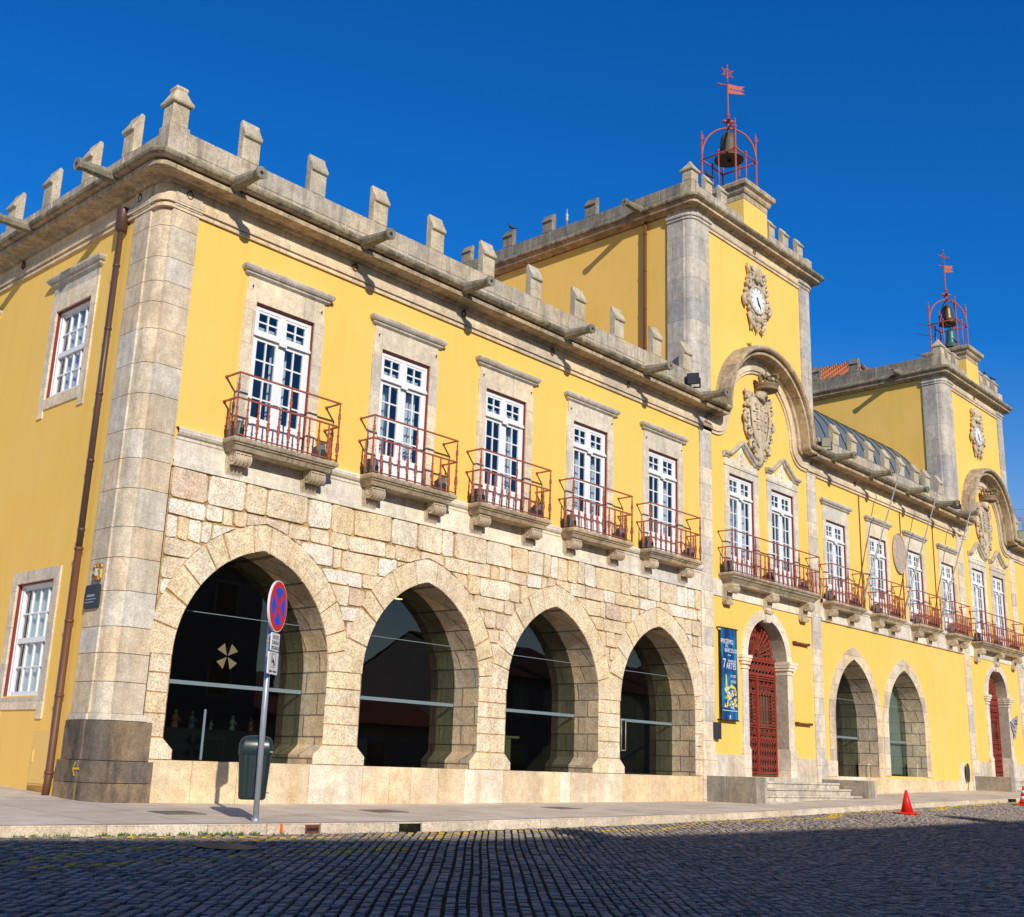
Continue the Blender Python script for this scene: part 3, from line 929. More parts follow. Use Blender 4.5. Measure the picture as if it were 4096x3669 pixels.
MIDW = [(22.96, 24.23), (25.92, 27.13), (28.78, 29.98), (31.62, 32.74)]
MZ = (6.15, 8.72)
mw = MB(); wall(mw, 22.35, 33.16, 1.12, 10.1, [rect(a, b, *MZ) for a, b in MIDW]+[a.op() for a in ARC2])
part(mw, 'front_wall', 'yellow', label='yellow middle wall between the two towers')
TW = [(17.47, 18.75), (19.71, 20.98)]; TWZ = (6.2, 9.03)
DOOR = Arch(18.22, 20.28, 1.05, 4.17, 5.22)
for T in (T1, T2):
    tw = MB(T)
    wall(tw, 16.30, 22.05, .3, 16.3, [rect(a, b, *TWZ) for a, b in TW]+[DOOR.op()])
    tw.poly([(15.78, .5, 9), (15.78, 10.4, 9), (15.78, 10.4, 16.3), (15.78, .5, 16.3)]); tw.poly([(22.56, .5, 9), (22.56, 10.4, 9), (22.56, 10.4, 16.3), (22.56, .5, 16.3)])
    tw.poly([(15.78, 10.4, 9), (22.56, 10.4, 9), (22.56, 10.4, 16.3), (15.78, 10.4, 16.3)])
    part(tw, 'tower_wall', 'yellow', label='yellow wall of the nearer tower' if T is T1 else 'yellow wall of the farther tower')
ew = MB(); wall(ew, 39.0, 52, .5, 10.1, [rect(40.6, 41.8, 6.1, 8.7)]); part(ew, 'front_wall', 'yellow', label='yellow wall beyond the farther tower')
# rendered joints of the closed arch between the arcade and the farther tower
for xx in (30.30, 31.05):
    jm = MB(); jm.box(xx-.008, xx+.008, -.004, .001, 1.25, 5.62); part(jm, 'wall_joint', 'hood')
# roofs and back
rf = MB(); rf.box(.1, 16, .25, 15, 10.2, 10.9); rf.box(22.4, 33.4, .25, 14, 10.1, 10.85); rf.box(38.8, 52, .25, 14, 10.0, 10.8)
part(rf, 'flat_roof', 'roofing')
bk = MB(); bk.poly([(0, 15, 0), (52, 15, 0), (52, 15, 10.9), (0, 15, 10.9)]); bk.poly([(52, 0, 0), (52, 15, 0), (52, 15, 10.9), (52, 0, 10.9)])
part(bk, 'rear_wall', 'yellow')
# dim rooms behind upper windows and gate
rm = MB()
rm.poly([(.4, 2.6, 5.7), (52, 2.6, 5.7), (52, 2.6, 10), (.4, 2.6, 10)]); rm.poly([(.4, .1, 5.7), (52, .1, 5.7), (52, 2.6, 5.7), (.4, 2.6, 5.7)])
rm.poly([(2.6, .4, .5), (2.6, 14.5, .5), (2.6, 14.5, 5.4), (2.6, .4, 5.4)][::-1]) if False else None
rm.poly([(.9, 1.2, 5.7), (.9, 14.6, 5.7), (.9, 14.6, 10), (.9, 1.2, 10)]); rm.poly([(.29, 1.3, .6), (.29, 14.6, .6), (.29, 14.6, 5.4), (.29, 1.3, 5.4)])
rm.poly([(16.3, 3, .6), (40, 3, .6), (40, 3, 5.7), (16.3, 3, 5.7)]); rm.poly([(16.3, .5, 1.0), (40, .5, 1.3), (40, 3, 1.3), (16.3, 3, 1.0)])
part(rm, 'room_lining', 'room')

# --- corner pier, pilasters ----------------------------------------------------
def corner_profile(k=0.0, side_len=.92, front=.68):
    """plan of the rounded corner pier, from the side face round to the front face"""
    o = .05+k
    P = [(-o, side_len+k), (-o, .33), (-o+.03, .32), (-o+.03, .30)]
    c = (.17, .28)
    for i in range(9):
        t = math.pi+ (math.pi/2)*i/8
        P.append((c[0]+(.185+k)*math.cos(t), c[1]+(.265+k)*math.sin(t)+(.0 if i else 0)))
    P += [(.18, -o+.03), (.19, -o), (front+k, -o), ]
    return P
def pier(mb, dx, courses, k, fn_tint, side_len=.92, front=.68, gap=.005):
    for za, zb in zip(courses, courses[1:]):
        prof = corner_profile(k, side_len, front)
        mb.tint = fn_tint()
        # three separate stones per course: side, round, front
        a, b, c_ = prof[:3], prof[2:-2], prof[-3:]
        for grp in (prof[:4], prof[3:13], prof[12:]):
            mb.tint = fn_tint()
            lo = [(x+dx, y, za+gap) for x, y in grp]; hi = [(x+dx, y, zb-gap) for x, y in grp]
            rows = [lo, hi]
            mb.grid(rows, smooth=len(grp) > 6)
            inner = [(dx+.25, .4, za+gap)]
            mb.poly([(x+dx, y, zb-gap) for x, y in grp]+[(dx+.3, .45, zb-gap)]); mb.poly([(x+dx, y, za+gap) for x, y in grp]+[(dx+.3, .45, za+gap)])
cs = [1.66]
while cs[-1] < 9.9: cs.append(cs[-1]+rs.uniform(.36, .62))
cs[-1] = 10.02
pm = MB(); pier(pm, 0, cs, -.02, rs.random, .88, .69); pier(pm, 0, [10.18, 10.44], .004, rs.random, .88, .69)
part(pm, 'corner_pier', 'ashlar')
pm = MB(); pier(pm, 0, [.02, .66, .98], .055, rs.random, .91, .84); pier(pm, 0, [.98, 1.56], .025, rs.random, .88, .80)
part(pm, 'corner_plinth', 'plinth')
pm = MB(); pier(pm, 0, [1.56, 1.665], .005, rs.random, .88, .74); part(pm, 'plinth_moulding', 'ashlar')
pm = MB(); pier(pm, 0, [10.02, 10.09], .015, rs.random, .88, .69, gap=0); pier(pm, 0, [10.09, 10.18], .045, rs.random, .88, .69, gap=0); part(pm, 'pier_capital', 'ashlar')
core = MB(); core.box(.25, .66, .02, .4, 0, 10.4); core.box(.02, .25, .40, .88, 0, 10.4); part(core, 'pier_core', 'graymortar')
# painted arrow on the side of the plinth
am = MB()
def arrow_pt(u, v): return (-.05-.055-.004, .345+u*1.0, .85+v)
am.prism([arrow_pt(-.10, -.012), arrow_pt(-.10, .018), arrow_pt(.09, .018), arrow_pt(.09, -.012)], (.003, 0, 0))
for s_ in (1, -1):
    am.prism([arrow_pt(.10, 0), arrow_pt(.07, .0+.02*s_), arrow_pt(.0, .095*s_), arrow_pt(.035, .10*s_)], (.0025, 0, 0))
part(am, 'painted_arrow', 'paintyellow')

for T in (T1, T2):
    for x in (16.02, 21.82):
        pl = MB(T); pl.box(x, x+.55, -.045, .1, 1.6, 9.98); pl.box(x-.02, x+.58, -.07, .1, .3, 1.6)
        part(pl, 'pilaster', 'pilaster')
for T in (T1, T2):
    pl = MB(T)
    for fl in (0, 1):
        f = (lambda p: p) if not fl else (lambda p: (38.34-p[0], p[1], p[2]))
        q = MB(lambda p, f=f, T=T: T(f(p)))
        for z0_, z1_, o in ((10.2, 16.02, .05), (16.02, 16.10, .085), (16.10, 16.18, .12), (16.18, 16.45, .06)):
            P = [(15.78-o, .78), (15.78-o, .24)]
            c = (15.97, .2)
            for i in range(7):
                t = math.pi+(math.pi/2)*i/6
                P.append((c[0]+(.17+o)*math.cos(t), c[1]+(.17+o)*math.sin(t)))
            P += [(16.0, -o), (16.59+(o-.05), -o), (16.59+(o-.05), .1)]
            q.grid([[(x, y, z0_) for x, y in P], [(x, y, z1_) for x, y in P]])
            q.poly([(x, y, z0_) for x, y in P]+[(16.5, .6, z0_)]); q.poly([(x, y, z1_) for x, y in P]+[(16.5, .6, z1_)])
        part(q, 'tower_pilaster', 'greypil')

# plinth stones of tower section and middle section, arch surrounds
for T in (T1, T2):
    for grp in (((16.60, 17.16), (17.165, 17.88)), ((20.62, 21.2), (21.205, 21.80))):
        q = MB(T)
        for xa, xb in grp:
            q.tint = rs.random(); q.box(xa, xb, -.03, .1, .3, 1.58)
        part(q, 'tower_plinth', 'ashlar')
q = MB()
for xa, xb in ((22.42, 23.0), (23.0, 24.9), (24.9, 26.3), (26.3, 28.2), (28.2, 30.1), (30.1, 31.9), (31.9, 32.6), (32.6, 33.15)):
    q.tint = rs.random(); q.box(xa+.004, xb-.004, -.03, .6, .2, 1.135)
q.tint = .1; q.box(22.45, 23.05, -.05, .62, 1.135, 1.57); q.box(32.1, 32.55, -.032, .1, 1.135, 1.75)
part(q, 'base_course', 'base')
for a in ARC2:
    sr = MB(); rv2 = MB()
    ci = a.outline(16); ce = [(a.xa-.36, a.z0)] + a.curve(16, .36) + [(a.xb+.36, a.z0)]
    for i in range(len(ci)-1):
        sr.tint = (math.sin((i//4)*7.1+a.c)*999) % 1
        pa, pb, pc, pd = ci[i], ci[i+1], ce[i+1], ce[i]
        sr.poly([(pa[0], -.035, pa[1]), (pb[0], -.035, pb[1]), (pc[0], -.035, pc[1]), (pd[0], -.035, pd[1])])
        sr.poly([(pc[0], -.035, pc[1]), (pd[0], -.035, pd[1]), (pd[0], .02, pd[1]), (pc[0], .02, pc[1])])
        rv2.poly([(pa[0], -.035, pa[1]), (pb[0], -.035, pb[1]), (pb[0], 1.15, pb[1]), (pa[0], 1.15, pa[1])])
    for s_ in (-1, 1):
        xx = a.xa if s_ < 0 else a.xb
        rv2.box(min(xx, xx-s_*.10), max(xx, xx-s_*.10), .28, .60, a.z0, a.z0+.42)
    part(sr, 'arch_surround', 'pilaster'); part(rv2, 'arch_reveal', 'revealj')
# ------------------------------------------------------------------ mouldings swept along the walls
def sweep(mb, path, prof, T=None):
    """path: (x, y, nx, ny); prof: (outward, z)"""
    mb.grid([[(x+nx*d, y+ny*d, z) for d, z in prof] for x, y, nx, ny in path])
def hall_path(xend, ystart=14.5):
    P = [(0, ystart, -1, 0), (0, .27, -1, -1)]
    for i in range(1, 9):
        t = math.pi+(math.pi/2)*i/9
        P.append((.2+.2*math.cos(t), .26+.26*math.sin(t), -1, -1))
    P += [(.21, 0, -1, -1), (xend, 0, 0, -1)]
    return P
FRZ = [(-.05, 9.97), (.05, 9.97), (.05, 10.03), (.025, 10.033), (.025, 10.05), (.085, 10.055), (.09, 10.15), (.06, 10.153), (.06, 10.185), (.03, 10.195), (.03, 10.40)]
COR = [(.03, 10.40), (.10, 10.405), (.14, 10.45), (.41, 10.455), (.42, 10.53), (.37, 10.535), (.37, 10.565), (.50, 10.57), (.54, 10.60), (.555, 10.64), (.54, 10.68), (.50, 10.71), (.43, 10.72), (.08, 10.93)]
PAR = [(.085, 10.90), (.085, 11.39), (-.20, 11.39), (-.20, 10.8)]
hp = hall_path(16.6)
m = MB(); sweep(m, hp, FRZ); part(m, 'frieze', 'frieze')
def cornice_sweep(path, pr, T=None):
    m = MB(T); sweep(m, path, pr[:8]); m.cur = 1; sweep(m, path, pr[7:])
    return part(m, 'cornice', ['cornice', 'cornice_top'])
cornice_sweep(hp, COR)
def parapet_blocks(mb, x0, x1, z0, z1, y0, y1, side=False):
    x = x0
    zm = z0+(z1-z0)*.30
    for (za, zb, out) in ((z0, zm, .0), (zm, z1, .0)):
        x = x0
        while x < x1-.01:
            L = rs.uniform(.6, 1.3); b = min(x+L, x1)
            if x1-b < .3: b = x1
            mb.tint = rs.random(); o = rs.uniform(0, .008)
            if side: mb.box(y0-o, y1, x+.005, b-.005, za+.004, zb-.004)
            else: mb.box(x+.005, b-.005, y0-o, y1, za+.004, zb-.004)
            x = b
m = MB()
parapet_blocks(m, .02, 15.85, 10.86, 11.39, -.085, .2); parapet_blocks(m, .2, 14.4, 10.86, 11.35, -.085, .2, True)
m.tint = .3; m.box(-.115, .27, -.115, .25, 10.86, 11.44)
mc = MB(); mc.box(.3, 15.8, -.074, .18, 10.87, 11.37); mc.box(-.074, .18, .3, 14.3, 10.87, 11.33); part(mc, 'parapet_mortar', 'mortarwhite')
part(m, 'parapet', 'parapet', bevel=.012)

def merlon_profile(h=.80, d=.17, k=1.0):
    return [(0, 0), (0, .43*k), (-.05, .445*k), (-.06, .50*k), (-.03, .54*k), (.075, .735*k), (.085, .80*k), (.12, .815*k), (d, .79*k), (d, 0)]
MER_LAB = ('stone merlon on the front parapet', 'stone merlon on the side parapet')
def merlon(T, x, y, z, wd=.37, side=False, k=1.0, mat='merlon', lab=None, yaw=0):
    mb = MB(); mb.tint = rs.random()
    j = rs.uniform(-.012, .012)
    pr = merlon_profile(k=k)
    if side: pts = [T((x+py, y-wd/2, z+pz)) for py, pz in pr]; vec = tuple(b-a for a, b in zip(T((x, y-wd/2, z)), T((x, y+wd/2, z))))
    else: pts = [T((x-wd/2+j, y+py, z+pz)) for py, pz in pr]; vec = tuple(b-a for a, b in zip(T((x-wd/2, y, z)), T((x+wd/2, y, z))))
    mb.prism(pts, vec)
    return part(mb, 'merlon', mat, bevel=.012)
for x in (1.52, 3.05, 4.61, 6.18, 7.73, 9.30, 10.89, 12.43, 14.03, 15.41): merlon(T1, x, -.085, 11.39)
for y in (1.36, 2.83, 4.40, 5.97, 7.5, 9.0, 10.6): merlon(T1, -.085, y, 11.34, side=True)
# corner pinnacle with its two-tier cap
mb = MB(); mb.tint = .4
mb.box(-.09, .225, -.10, .21, 11.44, 11.82)
cx, cy = .07, .055
def fr(h, z): return [(cx-h, cy-h, z), (cx+h, cy-h, z), (cx+h, cy+h, z), (cx-h, cy+h, z)]
mb.grid([fr(.165, 11.82), fr(.205, 11.84), fr(.215, 11.89), fr(.185, 11.93), fr(.10, 12.12), fr(.12, 12.14), fr(.115, 12.19), fr(.04, 12.24)], close=True)
mb.poly(fr(.04, 12.24))
part(mb, 'corner_pinnacle', 'merlon', bevel=.01)

# middle section cornice and parapet
def zshift(pr, dz): return [(d, z+dz) for d, z in pr]
mp = [(21.8, 0, 0, -1), (33.6, 0, 0, -1)]
for x0, x1, dz, nm in ((21.82, 33.55, -.04, 'middle'), (38.55, 52, -.10, 'far')):
    m = MB(); sweep(m, [(x0, 0, 0, -1), (x1, 0, 0, -1)], zshift(FRZ, dz)); part(m, 'frieze', 'frieze')
    cornice_sweep([(x0, 0, 0, -1), (x1, 0, 0, -1)], zshift(COR, dz))
    m = MB(); parapet_blocks(m, x0+.75, x1-.3 if nm == 'middle' else x1, 10.80, 11.28+dz, -.085, .2); part(m, 'parapet', 'parapet', bevel=.012)
for x in (23.75, 24.98, 26.2, 27.42, 28.6, 29.8, 30.75, 31.85): merlon(T1, x, -.085, 11.25, wd=.36, k=.86)
for x in (39.6, 41, 42.4): merlon(T1, x, -.085, 11.1, wd=.4, k=.95)

# --- ogee pediments: the frieze and cornice rise over the tower fronts ------------
CXT = 19.18
def ogee(n, z0=9.97):
    rho = max(.70-n, .012)
    zc = z0+n+rho
    rad = 2.36-rho
    L = [(-3.0, z0+n), (-2.36-.0, z0+n)]
    for i in range(1, 9):
        t = -math.pi/2+(math.pi/2)*i/8
        L.append((-2.36+rho*math.cos(t), zc+rho*math.sin(t)))
    for i in range(1, 28):
        t = math.pi-math.pi*i/28
        L.append((rad*math.cos(t), zc+rad*math.sin(t)*.985))
    return L+[(-x, z) for x, z in L[9::-1]]
def pedi(T, prof, name, mat):
    m = MB(T)
    rows = [[(CXT+x, -d, z) for x, z in ogee(pz-9.97)] for d, pz in prof]
    m.grid(rows)
    return part(m, name, mat)
for T in (T1, T2):
    pedi(T, FRZ, 'pediment_frieze', 'frieze')
    pedi(T, COR[:-1]+[(.43, 10.725), (.0, 10.76)], 'pediment_cornice', 'cornice')

# --- towers' tops -------------------------------------------------------------------
TFRZ = [(-.05, 15.92), (.045, 15.92), (.045, 15.99), (.07, 16.0), (.085, 16.05), (.03, 16.07), (.03, 16.30)]
TCOR = [(.03, 16.30), (.10, 16.31), (.14, 16.36), (.28, 16.37), (.28, 16.45), (.33, 16.46), (.38, 16.50), (.39, 16.55), (.36, 16.60), (.06, 16.76)]
def tower_path():
    P = [(15.78, 10.4, -1, 0), (15.78, .2, -1, 0)]
    for i in range(1, 8):
        t = math.pi+(math.pi/2)*i/8
        P.append((15.98+.2*math.cos(t), .2+.2*math.sin(t), -1, -1))
    P += [(15.98, 0, 0, -1), (22.36, 0, 0, -1)]
    for i in range(1, 8):
        t = 1.5*math.pi+(math.pi/2)*i/8
        P.append((22.36+.2*math.cos(t), .2+.2*math.sin(t), 1, -1))
    P += [(22.56, .2, 1, 0), (22.56, 10.4, 1, 0), ]
    return P
for T in (T1, T2):
    tp = tower_path()
    # the moulded frieze only runs along the front
    m = MB(T); sweep(m, tp[9:11], TFRZ); part(m, 'tower_frieze', 'frieze')
    m = MB(T); sweep(m, tp, TCOR[:6]); m.cur = 1; sweep(m, tp, TCOR[5:]); part(m, 'tower_cornice', ['cornice', 'cornice_top'])
    m = MB(T)
    for y in frange(.2, 10.4, 9)[:-1]:
        pass
    def blocks(a, b, fn):
        x = a
        while x < b-.01:
            e = min(x+rs.uniform(.6, 1.2), b)
            if b-e < .3: e = b
            m.tint = rs.random(); fn(x+.003, e-.003); x = e
    blocks(16.1, 18.44, lambda a, b: m.box(a, b, -.06, .2, 16.7, 17.10)); m.tint = .5; m.box(15.72, 16.1, -.06, .3, 16.7, 17.18); part(m, 'tower_parapet', 'parapet', bevel=.012); m = MB(T)
    blocks(19.92, 22.26, lambda a, b: m.box(a, b, -.06, .2, 16.7, 17.10))
    m.box(22.26, 22.62, -.06, .3, 16.7, 17.16)
    part(m, 'tower_parapet', 'parapet', bevel=.012)
    m = MB(T)
    blocks(.3, 10.4, lambda a, b: m.box(15.70, 15.98, a, b, 16.72, 17.16))
    part(m, 'tower_parapet', 'parapet_dark', bevel=.012); m = MB(T)
    blocks(.3, 10.4, lambda a, b: m.box(22.36, 22.64, a, b, 16.72, 17.16))
    blocks(15.98, 22.36, lambda a, b: m.box(a, b, 10.15, 10.4, 16.72, 17.16))
    part(m, 'tower_parapet', 'parapet_dark', bevel=.012)
    for x in (16.62, 17.42, 20.14, 20.97, 21.88): merlon(T, x, -.06, 17.10, wd=.33, k=.70)
    for y in (3.55, 5.25, 6.93, 8.8, 10.2): merlon(T, 15.70, y, 17.16, wd=.42, side=True, k=.75, mat='parapet_dark')
    mb = MB(T); mb.tint = .5; cx, cy = 15.89, .10
    mb.box(cx-.17, cx+.17, cy-.16, cy+.16, 17.18, 17.46)
    mb.grid([fr(.17, 17.46), fr(.21, 17.48), fr(.22, 17.53), fr(.18, 17.57), fr(.07, 17.74), fr(.03, 17.82)], close=True); mb.poly(fr(.03, 17.82))
    part(mb, 'corner_pinnacle', 'merlon', bevel=.01)
    # bell pedestal: yellow block with stone edge and moulded cap
    m = MB(T); m.box(18.5, 19.86, -.05, 1.5, 16.5, 17.72); part(m, 'bell_pedestal', 'yellow')
    m = MB(T)
    def ring_(o, z): return [(18.5-o, -.05-o, z), (19.86+o, -.05-o, z), (19.86+o, 1.5+o, z), (18.5-o, 1.5+o, z)]
    m.grid([ring_(.012, 17.72), ring_(.012, 17.90), ring_(.05, 17.91), ring_(.09, 17.97), ring_(.10, 18.05), ring_(.19, 18.11), ring_(.21, 18.2), ring_(.20, 18.25), ring_(-.1, 18.34)], close=True); m.poly(ring_(-.1, 18.34))
    part(m, 'pedestal_cap', 'cornice')
    m = MB(T); m.box(15.9, 22.4, .2, 10.2, 16.5, 16.7); part(m, 'tower_roof', 'zinc')
# tiled roof rising behind the farther tower's parapet
m = MB(T2)
for i in range(10):
    y0, y1 = .9+i*.42, .9+(i+1)*.42
b_ = [(16.05, 2.9, 17.12), (22.3, 2.9, 17.12), (22.3, 10.0, 17.12), (16.05, 10.0, 17.12)]
ap = [(19.18, 5.2, 18.85), (19.18, 7.6, 18.85)]
m.poly([b_[0], b_[1], ap[0]]); m.poly([b_[1], b_[2], ap[1], ap[0]]); m.poly([b_[2], b_[3], ap[1]]); m.poly([b_[3], b_[0], ap[0], ap[1]])
for i in range(16):
    y = 3.2+i*.42
    k_ = min(1, (y-2.9)/2.2)
    m.tube([(16.0, y, 17.16), (16.0+2.9*k_, y+.0, 17.18+1.70*k_*.96)], .085, 6)
part(m, 'tiled_roof', 'tiles')
# zinc barrel roof between the towers
m = MB()
rows = []
for i in range(21):
    t = math.pi*i/20
    rows.append([(x, 3.6-2.78*math.cos(t), 11.2+2.78*math.sin(t)) for x in (22.58, 33.0)])
m.smooth = True; m.grid(rows); part(m, 'barrel_roof', 'zinc')
for k in range(15):
    x = 22.8+k*.74
    m = MB(); m.tube([(x, 3.6-2.79*math.cos(math.pi*i/20), 11.2+2.79*math.sin(math.pi*i/20)) for i in range(21)], .018, 5)
    part(m, 'roof_seam', 'black')

# --- gargoyle spouts and iron rings ----------------------------------------------
def gargoyle(x, y, z, dx, dy, L=.80, T=T1, lab=None):
    mb = MB(T); d = Vector((dx, dy, -.05)).normalized()
    st = Vector((x, y, z))
    fr_ = [0, .12, L-.14, L-.10, L-.04, L]
    rd = [.135, .125, .088, .092, .115, .115]
    mb.tube([st+d*q for q in fr_], rd, 8, smooth=False)
    mb.cur = 1
    mb.tube([st+d*(L-.02), st+d*(L+.003)], .035, 8)
    return part(mb, 'gargoyle_spout', ['gargoyle', 'black'])
for x in (1.054, 3.965, 6.686, 9.979, 13.02, 15.55): gargoyle(x, -.40, 10.63, 0, -1)
for x in (22.75, 25.32, 28.08, 30.52, 32.4): gargoyle(x, -.40, 10.56, 0, -1, .78)
for y in (.98, 4.05, 7.1, 10.2): gargoyle(-.40, y, 10.62, -1, 0, .72)
gargoyle(15.5, 1.55, 16.62, -1, 0, .75); gargoyle(15.5, 1.55, 16.62, -1, 0, .75, T2)
def ring(x, y, z, T=T1, side=False):
    mb = MB(T)
    for i in range(1):
        pts = []
        for k in range(13):
            t = 2*math.pi*k/12
            a = .055*math.cos(t); b = .07*math.sin(t)
            pts.append((x-.02, y+a, z-.05+b) if side else (x+a, y-.02, z-.05+b))
        mb.tube(pts, .013, 6, cap=False)
    if side: mb.box(x-.05, x+.02, y-.015, y+.015, z, z+.035)
    else: mb.box(x-.015, x+.015, y-.05, y+.02, z, z+.035)
    return part(mb, 'iron_ring', 'ring')
for x, z in ((.44, 10.34), (4.09, 10.33), (7.07, 10.34), (9.96, 10.34), (12.85, 10.34), (16.32, 10.33), (22.12, 10.30), (24.98, 10.27), (27.9, 10.25), (30.69, 10.22), (33.41, 10.17), (38.76, 10.1)): ring(x, -.03, z)
for y in (.72, 5.1): ring(-.03, y, 10.34, side=True)
for T in (T1, T2):
    for x in (16.2, 19.05, 22.0): ring(x, -.05, 16.2, T)

# --- string course at balcony level --------------------------------------------------
STR = [(-.02, 5.60), (.055, 5.60), (.055, 5.70), (.03, 5.715), (.03, 6.04), (.05, 6.06), (.05, 6.10), (.09, 6.12), (.12, 6.16), (.125, 6.20), (.10, 6.245), (-.02, 6.26)]
for x0, x1 in ((.69, 16.02), (22.38, 33.13), (39.05, 52)):
    dz = 0 if x0 < 20 else -.03
    m = MB(); sweep(m, [(x0, 0, 0, -1), (x1, 0, 0, -1)], zshift(STR, dz)); part(m, 'string_course', 'trim')
for T in (T1, T2):
    m = MB(T); sweep(m, [(16.58, 0, 0, -1), (21.81, 0, 0, -1)], [(-.02, 5.58), (.03, 5.58), (.03, 6.02), (-.02, 6.03)]); part(m, 'string_course', 'trim')

# ------------------------------------------------------------------ windows
def S_(p): return (p[1], p[0], p[2])          # side wall: along y, depth along x
def casement(T, x0, x1, z0, z1, label, curtains=0, lo_panel=.50):
    """balcony door: transom lights above two glazed leaves; the white joinery is the thing's main mesh"""
    w = MB(T); yA, yB = .052, .10
    def bar(a, b, c, d, y0=yA, y1=yB): w.box(a, b, y0, y1, c, d)
    W = x1-x0; s = .062*W/1.29; q0 = .018; cxm = (x0+x1)/2
    zt = z1-.62                               # transom
    bar(x0+.018, x0+.035+s, z0, z1-.025); bar(x1-.035-s, x1-.018, z0, z1-.025)
    bar(x0+.035+s, x1-.035-s, z1-.04-s, z1-.025)
    bar(cxm-.055, cxm+.055, z0, z1-.04-s)
    w.box(x0+.035+s, cxm-.055, yA, yB, zt, zt+.11); w.box(cxm+.055, x1-.035-s, yA, yB, zt, zt+.11)
    w.box(x0+.02, x1-.02, yA-.045, yA-.003, zt+.02, zt+.065); w.box(x0+.03, x1-.03, yA-.03, yA-.003, zt+.066, zt+.10); w.box(cxm-.08, cxm+.08, yA-.07, yA-.046, zt-.04, zt+.10)
    gl = []
    for a, b in ((x0+.035+s, cxm-.055), (cxm+.055, x1-.035-s)):
        # leaf frame
        f = .045
        for (c, d, cols, rws, pnl) in ((zt+.11, z1-.04-s, 2, 2, 0), (z0+.02, zt, 2, 4, lo_panel)):
            bar(a, a+f, c, d, yA+.012); bar(b-f, b, c, d, yA+.012); bar(a+f, b-f, d-f, d, yA+.012); bar(a+f, b-f, c, c+f+pnl, yA+.012)
            if pnl: w.box(a+f+.03, b-f-.03, yA-.004, yA+.011, c+.1, c+pnl-.03)
            ga, gb, gc, gd = a+f, b-f, c+f+pnl, d-f
            for i in range(1, cols): q = ga+(gb-ga)*i/cols; bar(q-.014, q+.014, gc, gd, yA+.018)
            for i in range(1, rws): q = gc+(gd-gc)*i/rws; bar(ga, gb, q-.014, q+.014, yA+.02)
            gl.append((ga, gb, gc, gd))
    o = part(w, 'balcony_door', 'white', label=label)
    g_ = MB(T)
    for a, b, c, d in gl: g_.poly([(a, yA+.035, c), (b, yA+.035, c), (b, yA+.035, d), (a, yA+.035, d)])
    part(g_, 'glass', 'pane', o, recalc=False)
    t = MB(T); t.box(x0, x0+.014, .004, .07, z0, z1); t.box(x1-.014, x1, .004, .07, z0, z1); t.box(x0+.014, x1-.014, .004, .07, z1-.022, z1)
    part(t, 'door_frame', 'redtrim', o)
    if curtains:
        c = MB(T); n = 14
        spans = {1: [(x0+.1, x0+.45), (x1-.5, x1-.1)], 2: [(x0+.05, x1-.05)], 3: [(cxm-.05, cxm+.30)], 4: [(x0+.08, x0+.35), (cxm+.1, x1-.1)], 5: [(cxm-.42, cxm-.1), (x1-.35, x1-.08)]}[curtains]
        for a, b in spans:
            pts = [(a+(b-a)*i/n, .30+.03*math.sin(i*2.1), 0) for i in range(n+1)]
            c.grid([[(p[0], p[1], z0+.2) for p in pts], [(p[0], p[1], zt if curtains != 2 else z1) for p in pts]], smooth=True)
        # rolled blind in the transom
        if curtains != 2: c.box(x0+.06, x1-.06, .26, .28, zt+.12, zt+.30)
        part(c, 'curtain', 'curtain', o)
    return o
def casing(T, parent, x0, x1, z0, z1, hood=True, w_=.235):
    c = MB(T); c.tint = rs.random()
    c.box(x0-w_, x0, -.028, .13, z0, z1+.16); c.box(x1, x1+w_*.92, -.028, .13, z0, z1+.16)
    c.box(x0, x1, -.028, .13, z1, z1+.16); c.box(x0-w_+.035, x1+w_*.92-.035, -.026, .1, z1+.16, z1+.43)
    part(c, 'stone_casing', 'trim', parent)
    if hood:
        h = MB(T); h.tint = rs.random(); zz = z1+.43
        a, b = x0-w_-.01, x1+w_*.92+.01
        def rg(o, z): return [(a-o+.0, .02, z), (a-o, -.028-o, z), (b+o, -.028-o, z), (b+o, .02, z)]
        h.grid([rg(.0, zz), rg(.015, zz+.01), rg(.05, zz+.035), rg(.055, zz+.075), rg(.085, zz+.08), rg(.11, zz+.11), rg(.12, zz+.15), rg(.10, zz+.185), rg(.09, zz+.195), rg(-.02, zz+.215)])
        h.poly(rg(-.02, zz+.215)); h.poly(rg(0, zz)[::-1])
        part(h, 'hood_mould', 'hood', parent)
ORD = ['first', 'second', 'third', 'fourth', 'fifth']
for i, x in enumerate(WX):
    o = casement(T1, x, x+1.29, 6.24, WZ[1], 'white balcony door', [3, 1, 4, 5, 1][i])
    casing(T1, o, x, x+1.29, 6.24, WZ[1])
for i, (a, b) in enumerate(MIDW):
    o = casement(T1, a, b, 6.2, MZ[1], 'white balcony door', [2, 2, 2, 1][i])
    casing(T1, o, a, b, 6.2, MZ[1], w_=.22)
o = casement(T1, 40.6, 41.8, 6.15, 8.7, None, 1); casing(T1, o, 40.6, 41.8, 6.15, 8.7)
